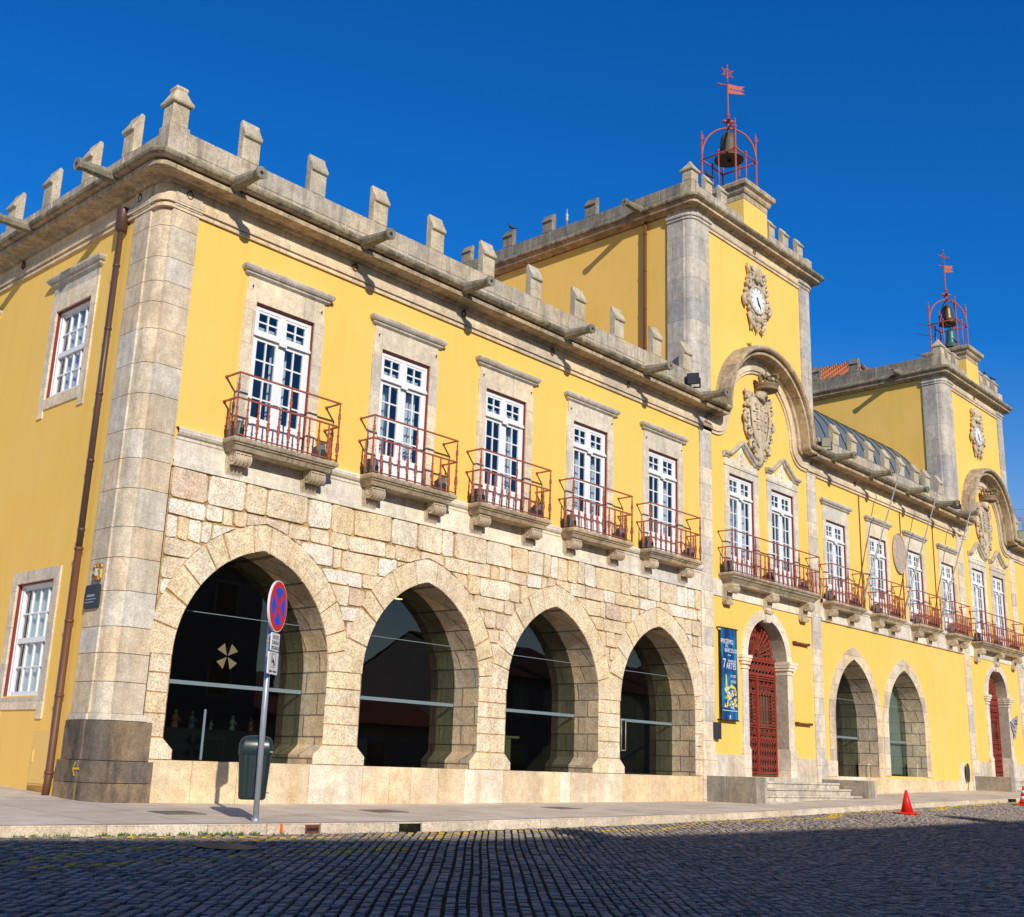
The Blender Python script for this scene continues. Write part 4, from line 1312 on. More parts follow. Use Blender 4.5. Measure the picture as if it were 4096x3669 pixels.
def pediment_casing(T, parent, x0, x1, z0, z1):
    c = MB(T); c.tint = rs.random(); w_ = .24
    c.box(x0-w_, x0, -.03, .13, z0, z1+.25); c.box(x1, x1+w_, -.03, .13, z0, z1+.25); c.box(x0, x1, -.03, .13, z1, z1+.25)
    c.box(x0-w_-.02, x1+w_+.02, -.055, -.031, z1+.19, z1+.26)
    a, b = x0-.30, x1+.30; cxm = (a+b)/2; zb = z1+.27
    c.prism([(a+.1, -.03, zb), (b-.1, -.03, zb), (b-.1, -.03, zb+.16), (cxm+.28, -.03, zb+.2), (cxm, -.03, zb+.62), (cxm-.28, -.03, zb+.2), (a+.1, -.03, zb+.16)], (0, .1, 0))
    for k in range(7): c.ball((cxm+.03*math.sin(k*2.2), -.045, zb+.08+k*.055), .045, 1, .6, .8, 6, 4)
    part(c, 'stone_casing', 'trim', parent)
    h = MB(T); h.tint = .5
    prof = [(.0, 0), (.04, .02), (.06, .06), (.10, .07), (.13, .11), (.13, .15), (.0, .17)]
    path = [(a+.0, zb+.14), (a+.30, zb+.14), (cxm, zb+.60), (b-.30, zb+.14), (b, zb+.14)]
    rows = []
    for i, (px, pz) in enumerate(path):
        rows.append([(px, -.03-d, pz+n) for d, n in prof])
    h.grid(rows)
    for px, pz in (path[0], path[-1]):
        h.poly([(px, -.03-d, pz+n) for d, n in prof]+[(px, .0, pz)])
    h.grid([[(px, .02, pz), (px, -.03, pz)] for px, pz in path])
    part(h, 'hood_mould', 'hood', parent)
for T in (T1, T2):
    for a, b in TW:
        o = casement(T, a, b, 6.22, TWZ[1], 'tall white balcony door', 2 if a < 19 or T is T2 else 1)
        pediment_casing(T, o, a, b, 6.22, TWZ[1])
def sash(y0, y1, z0, z1, ear=True, hood=False):
    """sash window of the side wall, four panes wide"""
    w = MB(S_); s = .06; w.box(y0, y0+.0395, .0605, .15, z0, z1); w.box(y1-.0395, y1, .0605, .15, z0, z1); w.box(y0+.04, y1-.04, .0605, .15, z1-.0395, z1)
    w.box(y0+.04, y0+.04+s, .07, .15, z0, z1-.04); w.box(y1-.04-s, y1-.04, .07, .15, z0, z1-.04)
    w.box(y0+.04+s, y1-.04-s, .09, .15, z1-.1, z1-.04); w.box(y0+.04+s, y1-.04-s, .08, .15, z0, z0+.08)
    zm = (z0+z1)/2-.02
    w.box(y0+.04+s, y1-.04-s, .075, .15, zm-.045, zm+.045)
    ga, gb = y0+.04+s, y1-.04-s
    for i in range(1, 4): q = ga+(gb-ga)*i/4; w.box(q-.014, q+.014, .10, .14, z0+.08, zm-.045); w.box(q-.014, q+.014, .10, .14, zm+.045, z1-.1)
    for c, d in ((z0+.08, zm-.045), (zm+.045, z1-.1)): q = (c+d)/2; w.box(ga, gb, .103, .14, q-.014, q+.014)
    w.box(y0+.0, y1-.0, .02, .12, z0-.03, z0-.001)
    o = part(w, 'sash_window', 'white')
    g_ = MB(S_); g_.poly([(ga, .125, z0+.08), (gb, .125, z0+.08), (gb, .125, z1-.1), (ga, .125, z1-.1)][::-1]); part(g_, 'glass', 'pane', o, recalc=False)
    t = MB(S_); t.box(y0, y0+.022, .012, .06, z0, z1); t.box(y1-.022, y1, .012, .06, z0, z1); t.box(y0+.022, y1-.022, .012, .06, z1-.024, z1); part(t, 'window_frame', 'redtrim', o)
    cu = MB(S_)
    n = 26
    pts = [(ga+(gb-ga)*i/n, .22+.02*math.sin(i*1.9), 0) for i in range(n+1)]
    cu.grid([[(p[0], p[1], z0) for p in pts], [(p[0], p[1], z1) for p in pts]], smooth=True); part(cu, 'curtain', 'curtain', o)
    c = MB(S_); c.tint = rs.random(); w_ = .19
    zt = z1+(.33 if hood else .2)
    c.box(y0-w_, y0, -.028, .13, z0-.37, zt); c.box(y1, y1+w_, -.028, .13, z0-.37, zt); c.box(y0, y1, -.028, .13, z1, zt); c.box(y0, y1, -.026, .13, z0-.22, z0-.031)
    part(c, 'stone_casing', 'trim', o)
    if hood:
        h = MB(S_); h.tint = rs.random(); a, b = y0-w_-.02, y1+w_+.02
        h.box(a+.03, b-.03, -.026, .1, zt, zt+.16)
        def rg(o_, z): return [(a-o_, .02, z), (a-o_, -.028-o_, z), (b+o_, -.028-o_, z), (b+o_, .02, z)]
        zz = zt+.16
        h.grid([rg(.0, zz), rg(.05, zz+.04), rg(.06, zz+.09), rg(.09, zz+.10), rg(.12, zz+.15), rg(.11, zz+.20), rg(-.02, zz+.23)]); h.poly(rg(-.02, zz+.23)); h.poly(rg(0, zz)[::-1])
        part(h, 'hood_mould', 'hood', o)
for k, q in enumerate(SWIN): sash(*q, hood=k in (0, 1, 4))

# ------------------------------------------------------------------ balconies
def baluster(mb, x, y, z0, z1, r=.018):
    h = z1-z0
    mb.lathe((x, y, z0), [(r, 0), (r, h*.18), (r*1.9, h*.20), (r, h*.22), (r*1.7, h*.33), (r*2.1, h*.40), (r*1.2, h*.5), (r*2.2, h*.52), (r*1.2, h*.54), (r*.95, h*.72), (r*1.7, h*.74), (r*.95, h*.76), (r*.9, h)], 6, smooth=True)
def corbel(T, x, zt, w_=.30, d=.30, h=.34, big=False):
    mb = MB(T); mb.tint = rs.random()
    x0, x1 = x-w_/2, x+w_/2
    mb.box(x0-.02, x1+.02, -.06, .02, zt-h*1.05, zt)
    # scroll profile in (y, z)
    P = []
    n = 18
    pts = [(-.06, zt-.001), (-d, zt-.001), (-d-.02, zt-.05)]
    for i in range(n):
        t = math.radians(70-250*i/(n-1))
        pts.append((-d+.075+.10*math.cos(t+math.pi/1.0)*1.0, zt-.13+.10*math.sin(t)) if False else (-d+.085-.10*math.cos(math.radians(-40+200*i/(n-1))), zt-.12-.10*math.sin(math.radians(-40+200*i/(n-1)))))
    pts += [(-.12, zt-h*.72), (-.06, zt-h)]
    mb.prism([(x0, y, z) for y, z in pts], (w_, 0, 0))
    # raised spiral on both cheeks and flutes on the nose
    for xx in (x0-.004, x1+.004):
        mb.tube([(xx, -d+.085+r*math.cos(a), zt-.12+r*math.sin(a)) for a, r in [(i*.55, .085*(1-i/20)) for i in range(18)]], .011, 5)
    k = 4
    for i in range(k+1):
        xx = x0+w_*i/k
        mb.tube([(xx, -d+.085-.108*math.cos(math.radians(a)), zt-.12-.108*math.sin(math.radians(a))) for a in range(-50, 150, 25)], .014, 5)
    if big:
        mb.tube([(x0-.004, -.12+.06*math.cos(i*.5)*(1-i/16), zt-h-.02+.06*math.sin(i*.5)*(1-i/16)) for i in range(14)], .014, 5)
        mb.tube([(x1+.004, -.12+.06*math.cos(i*.5)*(1-i/16), zt-h-.02+.06*math.sin(i*.5)*(1-i/16)) for i in range(14)], .014, 5)
        mb.box(x0, x1, -.15, -.03, zt-h-.07, zt-h+.02)
    return mb
def balcony(T, xa, xb, zf, label, posts, nb, dep=.45, cor=(), big=False):
    """xa..xb outer rail corners; zf floor level"""
    s = MB(T); s.tint = rs.random()
    def rg(o, z): return [(xa+.02+o, .02, z), (xa+.02+o, -dep+o, z), (xb-.02-o, -dep+o, z), (xb-.02-o, .02, z)]
    if not big:
        pr = [(.0, zf-.015), (-.012, zf-.05), (-.005, zf-.09), (.03, zf-.105), (.035, zf-.125), (.06, zf-.13), (.10, zf-.21), (.30, zf-.212)]
    else:
        pr = [(.0, zf-.01), (-.012, zf-.05), (.0, zf-.08), (.03, zf-.09), (.05, zf-.14), (.08, zf-.15), (.16, zf-.25), (.17, zf-.29), (.30, zf-.292)]
    s.grid([rg(.03, zf)]+[rg(o, z) for o, z in pr]); s.poly(rg(.03, zf)); s.poly(rg(.30, pr[-1][1]))
    o = part(s, 'balcony', 'cornice', label=label)
    r = MB(T); zt, zm = zf+1.10, zf+.66
    ya = -dep+.035
    A, B = xa+.035, xb-.035
    for zz, q in ((zt, .017), (zm, .015)):
        for p0, p1 in (((A, 0, zz), (A, ya, zz)), ((A, ya, zz), (B, ya, zz)), ((B, ya, zz), (B, 0, zz))):
            if p0[1] == p1[1]: r.box(A-.016, B+.016, ya-.016, ya+.016, zz-.013, zz+.013)
            else: r.box(p0[0]-.016, p0[0]+.016, ya+.0165, 0.02, zz-.0125, zz+.0125)
        for xx in (A, B): r.tube([(xx, .0, zz), (xx, -.03, zz)], .03, 6)
    r.box(A-.012, B+.012, ya-.012, ya+.012, zf+.02, zf+.04)
    for p in posts:
        xx = A+(B-A)*p; baluster(r, xx, ya, zf-.01, zm, .019); baluster(r, xx, ya, zm, zt, .015)
    for i in range(1, nb):
        t = i/nb
        if min(abs(t-p) for p in posts) > .2/nb: baluster(r, A+(B-A)*t, ya, zf, zm)
    for xx in (A, B): baluster(r, xx, ya*.5, zf, zm)
    part(r, 'railing', 'rail', o)
    for cxx in cor:
        part(corbel(T, cxx, pr[-1][1]+.005, h=.36 if not big else .46, d=.30 if not big else .34, big=big), 'corbel', 'carving', o)
    return o
BAL = [(1.50, 3.73), (4.49, 6.74), (7.36, 9.61), (10.32, 12.57), (13.25, 15.45)]
for i, (a, b) in enumerate(BAL):
    balcony(T1, a, b, 6.245, None, (0, .5, 1), 10, cor=(a+.33, b-.33))
MBAL = [(22.47, 24.62), (25.59, 27.52), (28.56, 30.44), (31.46, 33.1)]
for a, b in MBAL: balcony(T1, a, b, 6.15, None, (0, .5, 1), 10, cor=(a+.3, b-.42), dep=.42)
TB = (16.86, 21.67)
for T in (T1, T2): balcony(T, *TB, 6.20, 'long stone balcony under two pedimented doors', (0, .25, .5, .75, 1), 20, dep=.47, cor=(17.2, 19.25, 21.25), big=True)
balcony(T1, 40.1, 42.3, 6.15, None, (0, .5, 1), 10, cor=(40.5, 41.9))
# ------------------------------------------------------------------ portals, stairs, carvings (parts of the hall)
def portal(T):
    a = DOOR
    c = MB(T); rvm = MB(T)
    ci = a.outline(16); ce = [(a.xa-.30, a.z0)] + a.curve(16, .26)
    ce[1] = (a.xa-.28, ce[1][1]); ce.append((a.xb+.30, a.z0)); ce[-2] = (a.xb+.28, ce[-2][1])
    for i in range(len(ci)-1):
        c.tint = (math.sin((i//5)*3.7)*99) % 1
        pa, pb, pc, pd = ci[i], ci[i+1], ce[i+1], ce[i]
        c.poly([(pa[0], -.045, pa[1]), (pb[0], -.045, pb[1]), (pc[0], -.045, pc[1]), (pd[0], -.045, pd[1])])
        c.poly([(pc[0], -.045, pc[1]), (pd[0], -.045, pd[1]), (pd[0], .02, pd[1]), (pc[0], .02, pc[1])])
        rvm.poly([(pa[0], -.045, pa[1]), (pb[0], -.045, pb[1]), (pb[0], .45, pb[1]), (pa[0], .45, pa[1])])
    for s_ in (-1, 1):
        xe = a.xa if s_ < 0 else a.xb
        def bx(o_in, o_out, y0, y1, z0, z1):
            u, v = xe-s_*o_in, xe+s_*o_out
            c.box(min(u, v), max(u, v), y0, y1, z0, z1)
        bx(.01, .34, -.08, .40, 1.04, 1.62); bx(.008, .36, -.085, .40, 1.62, 1.75); bx(.004, .32, -.06, .40, 1.75, 1.80)
        bx(.01, .33, -.075, .42, 3.80, 3.86); bx(.02, .36, -.10, .43, 3.92, 4.0); bx(.04, .42, -.13, .44, 4.0, 4.08); bx(.05, .45, -.15, .45, 4.08, 4.16)
    c.tint = .1
    cx = a.c
    c.prism([(cx-.10, -.10, 5.14), (cx+.10, -.10, 5.14), (cx+.15, -.10, 5.58), (cx-.15, -.10, 5.58)], (0, .12, 0))
    o = part(c, 'portal', 'trim', label='round-headed granite portal with moulded imposts')
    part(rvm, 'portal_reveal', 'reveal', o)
    g = MB(T); y = .34; yb = .31
    xa, xb = a.xa, a.xb; cx = a.c
    # frame and leaves
    g.box(xa+.01, xb-.01, y-.03, y+.03, 4.10, 4.22); g.box(xa+.01, xb-.01, y-.05, y+.02, 4.16, 4.19); g.box(xa+.01, xb-.01, y-.02, y+.02, 3.72, 3.80)
    g.box(xa+.01, xa+.07, y-.025, y+.025, 1.07, 4.1); g.box(xb-.07, xb-.01, y-.025, y+.025, 1.07, 4.1)
    g.box(cx-.05, cx+.05, y-.045, y+.02, 1.07, 3.72)
    for i in range(44): g.ball((cx, y-.05, 1.15+i*.058), .02, n=6, m=4)
    for (l, r_) in ((xa+.07, cx-.05), (cx+.05, xb-.07)):
        for zz in (1.07, 1.14, 2.05, 2.40, 2.33, 3.28, 3.60, 3.66): g.box(l, r_, y-.02, y+.015, zz, zz+.035)
        # thin solid sheet behind the ironwork strips
        for z0, z1 in ((2.09, 2.33), (3.32, 3.60)):
            k = 4
            for i in range(k):
                c0 = l+(r_-l)*(i+.5)/k; rad = (z1-z0)*.40
                g.tube([(c0+rad*.8*math.cos(q*.6)*(1-q/22), y-.005, (z0+z1)/2+rad*math.sin(q*.6)*(1-q/22)) for q in range(18)], .014, 5)
                g.tube([(c0-rad*.9, y, z0), (c0, y, (z0+z1)/2+rad), (c0+rad*.9, y, z0)], .01, 5)
        # scroll stiles
        for st in (l+.075, r_-.075):
            g.box(st-.072, st-.062, y-.01, y+.01, 2.43, 3.28); g.box(st+.062, st+.072, y-.01, y+.01, 2.43, 3.28)
            for i in range(9):
                zz = 2.48+i*.094; sg = 1 if i % 2 else -1
                g.tube([(st+sg*.045*math.cos(q*.7)*(1-q/14), y, zz+.042*math.sin(q*.7)*(1-q/14)) for q in range(11)], .013, 5)
        n = 5
        for i in range(n):
            x = l+.16+(r_-l-.32)*i/(n-1)
            g.tube([(x, y, 2.42), (x, y, 3.30)], .011, 6)
            for zz in (2.82, 2.90, 2.50, 3.22): g.ball((x, y, zz), .024, 1, 1, 1.3, 6, 4)
        # lower panel: lattice of crossing curved bars and rings
        n = 7
        for i in range(n+1):
            x = l+(r_-l)*i/n; g.box(x-.009, x+.009, y-.008, y+.008, 1.17, 2.05)
        for j in range(4):
            zz = 1.25+j*.22
            for i in range(n):
                x0, x1 = l+(r_-l)*i/n, l+(r_-l)*(i+1)/n
                g.tube([(x0, y-.01, zz), ((x0+x1)/2, y-.02, zz+.10), (x1, y-.01, zz)], .013, 5)
                g.tube([(x0, y-.01, zz+.17), ((x0+x1)/2, y-.02, zz+.07), (x1, y-.01, zz+.17)], .013, 5)
    # scrolled frieze under the fanlight
    for i in range(11):
        x = xa+.16+(xb-xa-.32)*i/10
        g.tube([(x+.07*math.cos(q*.6)*(1-q/20), y-.02, 3.94+.10*math.sin(q*.6)*(1-q/20)) for q in range(16)], .018, 5)
        g.tube([(x-.09, y-.02, 3.82), (x+.09, y-.02, 4.08)], .016, 5)
    # fanlight
    ox, oz = cx, 4.24
    for i in range(17):
        t = math.pi*i/16
        r1 = .97
        d = (math.cos(t), math.sin(t))
        g.tube([(ox+d[0]*.2, y, oz+d[1]*.2), (ox+d[0]*r1*.95, y, oz+d[1]*r1*.90)], .016, 5)
        for q, rr_ in ((.45, .032), (.62, .05), (.80, .04), (.93, .055)):
            g.ball((ox+d[0]*r1*q, y, oz+d[1]*r1*q*.95), rr_, 1, .5, 1, 6, 4)
        t2 = t+math.pi/32
        if i < 16:
            for q in (.72, .9):
                cx2, cz2 = ox+math.cos(t2)*r1*q, oz+math.sin(t2)*r1*q*.95
                g.tube([(cx2+.05*math.cos(k*.8), y, cz2+.05*math.sin(k*.8)) for k in range(8)], .012, 5)
    for rr_ in (.2, .12): g.tube([(ox+rr_*math.cos(math.pi*i/14), y, oz+rr_*math.sin(math.pi*i/14)) for i in range(15)], .022, 5)
    go = part(g, 'iron_gate', 'gate', label='red openwork iron gate with fanlight')
    bk_ = MB(T); bk_.poly([(xa, .48, 1.05), (xb, .48, 1.05), (xb, .48, 5.25), (xa, .48, 5.25)]); part(bk_, 'gate_backing', 'interior', go)
for T in (T1, T2): portal(T)

# stairs between cheek walls
def stairs(T):
    s = MB(T)
    for i, (yf, zt_) in enumerate(((-.60, .945), (-.93, .79), (-1.24, .625))):
        zb = zt_-.165
        s.tint = rs.random(); s.box(16.63, 21.99, yf, .0, zb-.2, zt_-.05); s.box(16.625, 21.995, yf-.035, .0, zt_-.05, zt_)
    s.tint = .5; s.box(16.63, 21.99, -1.52, 0, .1, .47); s.box(18.0, 20.5, -.3, .6, .3, 1.045)
    part(s, 'steps', 'step', label='granite steps rising to the gate', bevel=.006)
    for x0, x1 in ((16.12, 16.615), (22.01, 22.5)):
        c = MB(T); c.tint = .1; c.box(x0, x1, -.62, -.02, .1, 1.04); c.tint = .35; c.box(x0, x1-.1, -1.46, -.627, .1, 1.04); c.tint = 1; c.box(x1-.095, x1, -1.462, -.627, .1, 1.042)
        part(c, 'stair_cheek', 'cheek', label='dark granite cheek wall beside the steps', bevel=.008)
stairs(T1)
def T2S(p):
    q = T2(p); return (q[0], q[1]*.9, q[2]+.0)
stairs(T2S)

def spiral(mb, cx, cz, r, y, a0, turns, thick, sgn=1, n=20):
    mb.tube([(cx+sgn*r*(1-i/n*.9)*math.cos(a0+turns*2*math.pi*i/n), y-.04*i/n, cz+r*(1-i/n*.9)*math.sin(a0+turns*2*math.pi*i/n)) for i in range(n+1)], [thick*(1-.45*i/n) for i in range(n+1)], 6)
def clock(T):
    cx, cz = 19.07, 14.60
    m = MB(T)
    # cartouche plate
    pl_ = [(-.30, .95), (-.52, .62), (-.62, .2), (-.56, -.2), (-.42, -.5), (-.30, -.75), (-.10, -.98), (.10, -.98), (.30, -.75), (.42, -.5), (.56, -.2), (.62, .2), (.52, .62), (.30, .95)]
    m.prism([(cx+x*.9, -.07, cz+z*.92) for x, z in pl_], (0, .09, 0))
    for s_ in (-1, 1):
        spiral(m, cx+s_*.50, cz+.42, .19, -.09, 1.5, 1.2, .07, s_); spiral(m, cx+s_*.56, cz-.12, .20, -.09, -1.3, 1.2, .075, s_)
        spiral(m, cx+s_*.34, cz-.58, .15, -.09, 1.0, 1.1, .06, s_); spiral(m, cx+s_*.33, cz+.72, .16, -.10, 2.4, 1.2, .06, s_)
        for k in range(6): m.ball((cx+s_*(.60-.05*k), -.09, cz+.15-k*.17), .085-.006*k, 1, .8, 1, 7, 5)
        m.tube([(cx+s_*.25, -.08, cz+.88), (cx+s_*.50, -.10, cz+1.0), (cx+s_*.42, -.12, cz+.72)], .06, 6)
        m.tube([(cx+s_*.46, -.08, cz-.5), (cx+s_*.36, -.1, cz-.78), (cx+s_*.20, -.08, cz-.93)], .06, 6)
        for k in range(3): m.ball((cx+s_*.33, -.07, cz-.78-k*.085), .05, 1, .8, 1.2, 6, 4)
    # shell crest
    for k in range(9):
        t = math.radians(35+110*k/8)
        m.tube([(cx, -.09, cz+.68), (cx+.20*math.cos(t), -.13, cz+.72+.22*math.sin(t)), (cx+.30*math.cos(t), -.09, cz+.76+.38*math.sin(t))], [.03, .045, .05], 6)
    m.ball((cx, -.13, cz+.64), .12, 1.1, .7, .9); m.ball((cx, -.12, cz-.62), .13, 1, .7, 1)
    for k in range(4): m.ball((cx+.03*math.sin(k*2), -.08, cz-.76-k*.08), .10-.02*k, 1, .8, 1, 7, 5)
    ringp = [(cx+.41*math.cos(2*math.pi*i/32), -.10, cz+.41*math.sin(2*math.pi*i/32)) for i in range(33)]
    m.tube(ringp, .045, 8, cap=False)
    o = part(m, 'clock_surround', 'carving', label='carved stone cartouche round the clock')
    d = MB(T); d.prism([(cx+.385*math.cos(2*math.pi*i/40), -.115, cz+.385*math.sin(2*math.pi*i/40)) for i in range(40)], (0, .05, 0)); part(d, 'clock_dial', 'dial', o)
    h = MB(T)
    for k in range(12):
        t = 2*math.pi*k/12; wd = .020 if k % 3 else .028
        u = Vector((math.sin(t), math.cos(t))); v = Vector((u.y, -u.x))
        P = [u*.29-v*wd/2, u*.29+v*wd/2, u*.36+v*wd/2, u*.36-v*wd/2]
        h.prism([(cx+p.x, -.119, cz+p.y) for p in P], (0, .003, 0))
    part(h, 'hour_marks', 'ink', o)
    n_ = MB(T)
    for ang, L, wd, yy in ((R(158), .20, .05, -.124), (R(146), .31, .035, -.129)):
        u = Vector((math.sin(ang), math.cos(ang))); v = Vector((u.y, -u.x))
        P = [u*-.09-v*wd*.6, u*-.09+v*wd*.6, u*L*.8+v*wd*.6, u*L, u*L*.8-v*wd*.6]
        n_.prism([(cx+p.x, yy, cz+p.y) for p in P], (0, .004, 0))
    n_.ball((cx, -.125, cz), .03, 1, .4, 1)
    part(n_, 'clock_hands', 'ink', o)
for T in (T1, T2): clock(T)

def arms(T):
    cx = 18.98
    m = MB(T)
    # shield: bulging plate tapering to the foot
    rows = []
    prof = [(11.50, .50), (11.30, .60), (11.0, .64), (10.7, .62), (10.4, .52), (10.15, .40), (9.95, .26), (9.75, .16), (9.58, .04)]
    for z_, hw in prof:
        rows.append([(cx+hw*u, -.05-.15*math.cos(u*math.pi/2)**.7 if abs(u) < 1 else -.0, z_) for u in (-1, -.8, -.5, -.2, 0, .2, .5, .8, 1)])
    m.grid(rows, smooth=True)
    m.prism([(cx-.58, -.03, 11.45), (cx+.58, -.03, 11.45), (cx+.66, -.03, 11.0), (cx+.5, -.03, 10.35), (cx+.22, -.03, 9.85), (cx, -.03, 9.55), (cx-.22, -.03, 9.85), (cx-.5, -.03, 10.35), (cx-.66, -.03, 11.0)], (0, .05, 0))
    for s_ in (-1, 1):
        spiral(m, cx+s_*.62, 11.28, .17, -.12, 1.2, 1.2, .06, s_); spiral(m, cx+s_*.66, 10.85, .16, -.11, -1.4, 1.2, .055, s_)
        spiral(m, cx+s_*.56, 10.42, .15, -.12, 1.2, 1.2, .05, s_); spiral(m, cx+s_*.38, 10.08, .17, -.12, -1.0, 1.3, .055, s_); spiral(m, cx+s_*.24, 9.80, .13, -.11, 1.1, 1.2, .05, s_)
        m.tube([(cx+s_*.44, -.14, 11.45), (cx+s_*.50, -.17, 11.1), (cx+s_*.46, -.17, 10.7), (cx+s_*.34, -.17, 10.3), (cx+s_*.12, -.15, 10.02)], .04, 6)
        m.tube([(cx+s_*.62, -.10, 11.0), (cx+s_*.72, -.08, 10.75), (cx+s_*.66, -.06, 10.45), (cx+s_*.52, -.08, 10.25)], .045, 6)
        for k in range(7): m.ball((cx+s_*(.70-.02*k*k*.5), -.09, 11.2-.16*k), .06, 1, .8, 1, 6, 4)
        for k in range(5): m.ball((cx+s_*(.30+.09*k), -.10, 11.56+.05*math.sin(k*2.)), .085, 1, .7, 1, 6, 4)
    for k in range(6): m.ball((cx-.62+.05*(k % 3), -.10, 11.45+.06*(k//2)), .07, 1, .8, 1, 6, 4)
    # charges: little towers and bars
    for r_, z_ in enumerate((11.22, 10.92, 10.62)):
        for k in (-1, 0, 1):
            x = cx+k*.24*(1-r_*.1)
            m.box(x-.055, x+.055, -.225, -.15, z_-.07, z_+.05); m.box(x-.07, x-.03, -.23, -.15, z_+.05, z_+.09); m.box(x+.03, x+.07, -.23, -.15, z_+.05, z_+.09); m.box(x-.02, x+.02, -.23, -.15, z_+.05, z_+.10)
    for z_ in (11.07, 10.77): m.box(cx-.42, cx+.42, -.20, -.16, z_-.012, z_+.012)
    m.box(cx-.012, cx+.012, -.215, -.16, 10.35, 11.4)
    for k in range(6): m.ball((cx+.08*math.sin(k*2.4), -.13, 10.22-k*.10), .075, 1, .7, 1, 6, 4)
    m.tube([(cx-.02, -.10, 11.46), (cx+.04, -.14, 11.62), (cx+.12, -.17, 11.78)], [.24, .15, .20], 10)
    o = part(m, 'coat_of_arms', 'carving', label='carved stone coat of arms under a crown')
    # crown leaning out from the wall
    c = MB(T); cc = Vector((cx+.20, -.26, 11.76))
    c.lathe(cc, [(.30, 0), (.335, .02), (.345, .06), (.315, .08), (.325, .12), (.35, .15), (.345, .20), (.32, .21)], 16)
    for k in range(8):
        t = 2*math.pi*k/8
        c.ball(cc+Vector((.33*math.cos(t), .33*math.sin(t), .27)), .065, 1, 1, 1.1, 6, 4)
        c.ball(cc+Vector((.33*math.cos(t+.39), .33*math.sin(t+.39), .235)), .04, 1, 1, 1, 6, 4)
        if k % 2 == 0:
            c.tube([cc+Vector((q*math.cos(t), q*math.sin(t), h)) for q, h in ((.33, .27), (.385, .36), (.36, .44), (.24, .47), (.10, .42), (.02, .40))], .042, 6)
    c.ball(cc+Vector((0, 0, .47)), .075)
    c.box(cc.x-.015, cc.x+.015, cc.y-.015, cc.y+.015, cc.z+.53, cc.z+.74); c.box(cc.x-.06, cc.x+.06, cc.y-.014, cc.y+.014, cc.z+.63, cc.z+.66)
    part(c, 'carved_crown', 'crown', o)
for T in (T1, T2): arms(T)

# oval medallion with cables, rainwater pipes
m = MB()
m.prism([(28.09+.47*math.cos(2*math.pi*i/32), -.045, 8.46+.68*math.sin(2*math.pi*i/32)) for i in range(32)], (0, .05, 0))
m.tube([(28.09+.47*math.cos(2*math.pi*i/32), -.045, 8.46+.68*math.sin(2*math.pi*i/32)) for i in range(33)], .03, 6, cap=False)
m.tube([(28.0+.09*math.cos(2*math.pi*i/16), -.048, 8.88+.10*math.sin(2*math.pi*i/16)) for i in range(17)], .014, 5, cap=False)
part(m, 'stone_medallion', 'medal')
for x, za, zb in ((25.25, 10.0, 6.2), (28.3, 9.95, 6.2), (31.0, 9.9, 6.2)):
    m = MB(); m.tube([(x, -.03, za), (x, -.03, zb)], .014, 5); part(m, 'wall_cable', 'iron')
def downpipe(pts, r, mat, T=T1, head=None):
    d = MB(T); d.tube(pts, r, 10)
    z0, z1 = pts[0][2], pts[-1][2]
    z = z1+.3
    while z < z0:
        d.lathe((pts[0][0], pts[0][1], z), [(r*1.0, 0), (r*1.25, .015), (r*1.25, .05), (r, .065)], 10); z += 1.15
    return d
d = downpipe([(-.11, 1.14, 10.1), (-.11, 1.14, 4.2)], .05, 'pipe')
d.lathe((-.11, 1.14, 9.76), [(.055, 0), (.10, .03), (.105, .42), (.105, .44)], 14)
o = part(d, 'downpipe', 'pipe', label='brown painted downpipe with a rainwater head beside the corner pier')
d = downpipe([(-.11, 1.14, 4.2), (-.11, 1.14, .7), (-.13, 1.13, .44)], .058, 'pipe_low'); part(d, 'lower_pipe', 'pipe_low', o)
for T in (T1,):
    d = downpipe([(15.68, 1.5, 16.3), (15.68, 1.5, 11.0)], .045, 'pipe', T); part(d, 'downpipe', 'iron', label='thin dark downpipe on the side of the nearer tower')
# small square pigeonholes and stubs in stone: bolt stubs on the casings
for x in WX:
    for q in (-.12, 1.41):
        m = MB(); m.tube([(x+q, -.02, 9.12), (x+q, -.06, 9.14), (x+q, -.06, 9.10)], .01, 5); part(m, 'iron_hook', 'iron')

# ------------------------------------------------------------------ bells in their cages
def flag_mesh(mb, c, L, h, y):
    """swallow-tailed weather flag with cut-outs, in the plane through c along +x"""
    x, z = c
    P = [(0, .5), (.62, .5), (1.0, .62), (.80, .30), (1.0, .16), (.72, .02), (1.0, -.22), (.62, -.36), (0, -.5)]
    mb.prism([(x+px*L, y, z+pz*h) for px, pz in P[:5]+[(.5, .04)]+[(0, .04)]], (0, .012, 0))
    mb.prism([(x+px*L, y, z+pz*h) for px, pz in [(0, -.06), (.5, -.06)]+P[5:]], (0, .012, 0))
    mb.box(x+.05*L, x+.12*L, y, y+.012, z-.06*h, z+.04*h); mb.box(x+.28*L, x+.33*L, y, y+.012, z-.06*h, z+.04*h)
def rotz(mb, c, ang):
    ca, sa = math.cos(ang), math.sin(ang)
    mb.v = [(c[0]+(x-c[0])*ca-(y-c[1])*sa, c[1]+(x-c[0])*sa+(y-c[1])*ca, z) for x, y, z in mb.v]
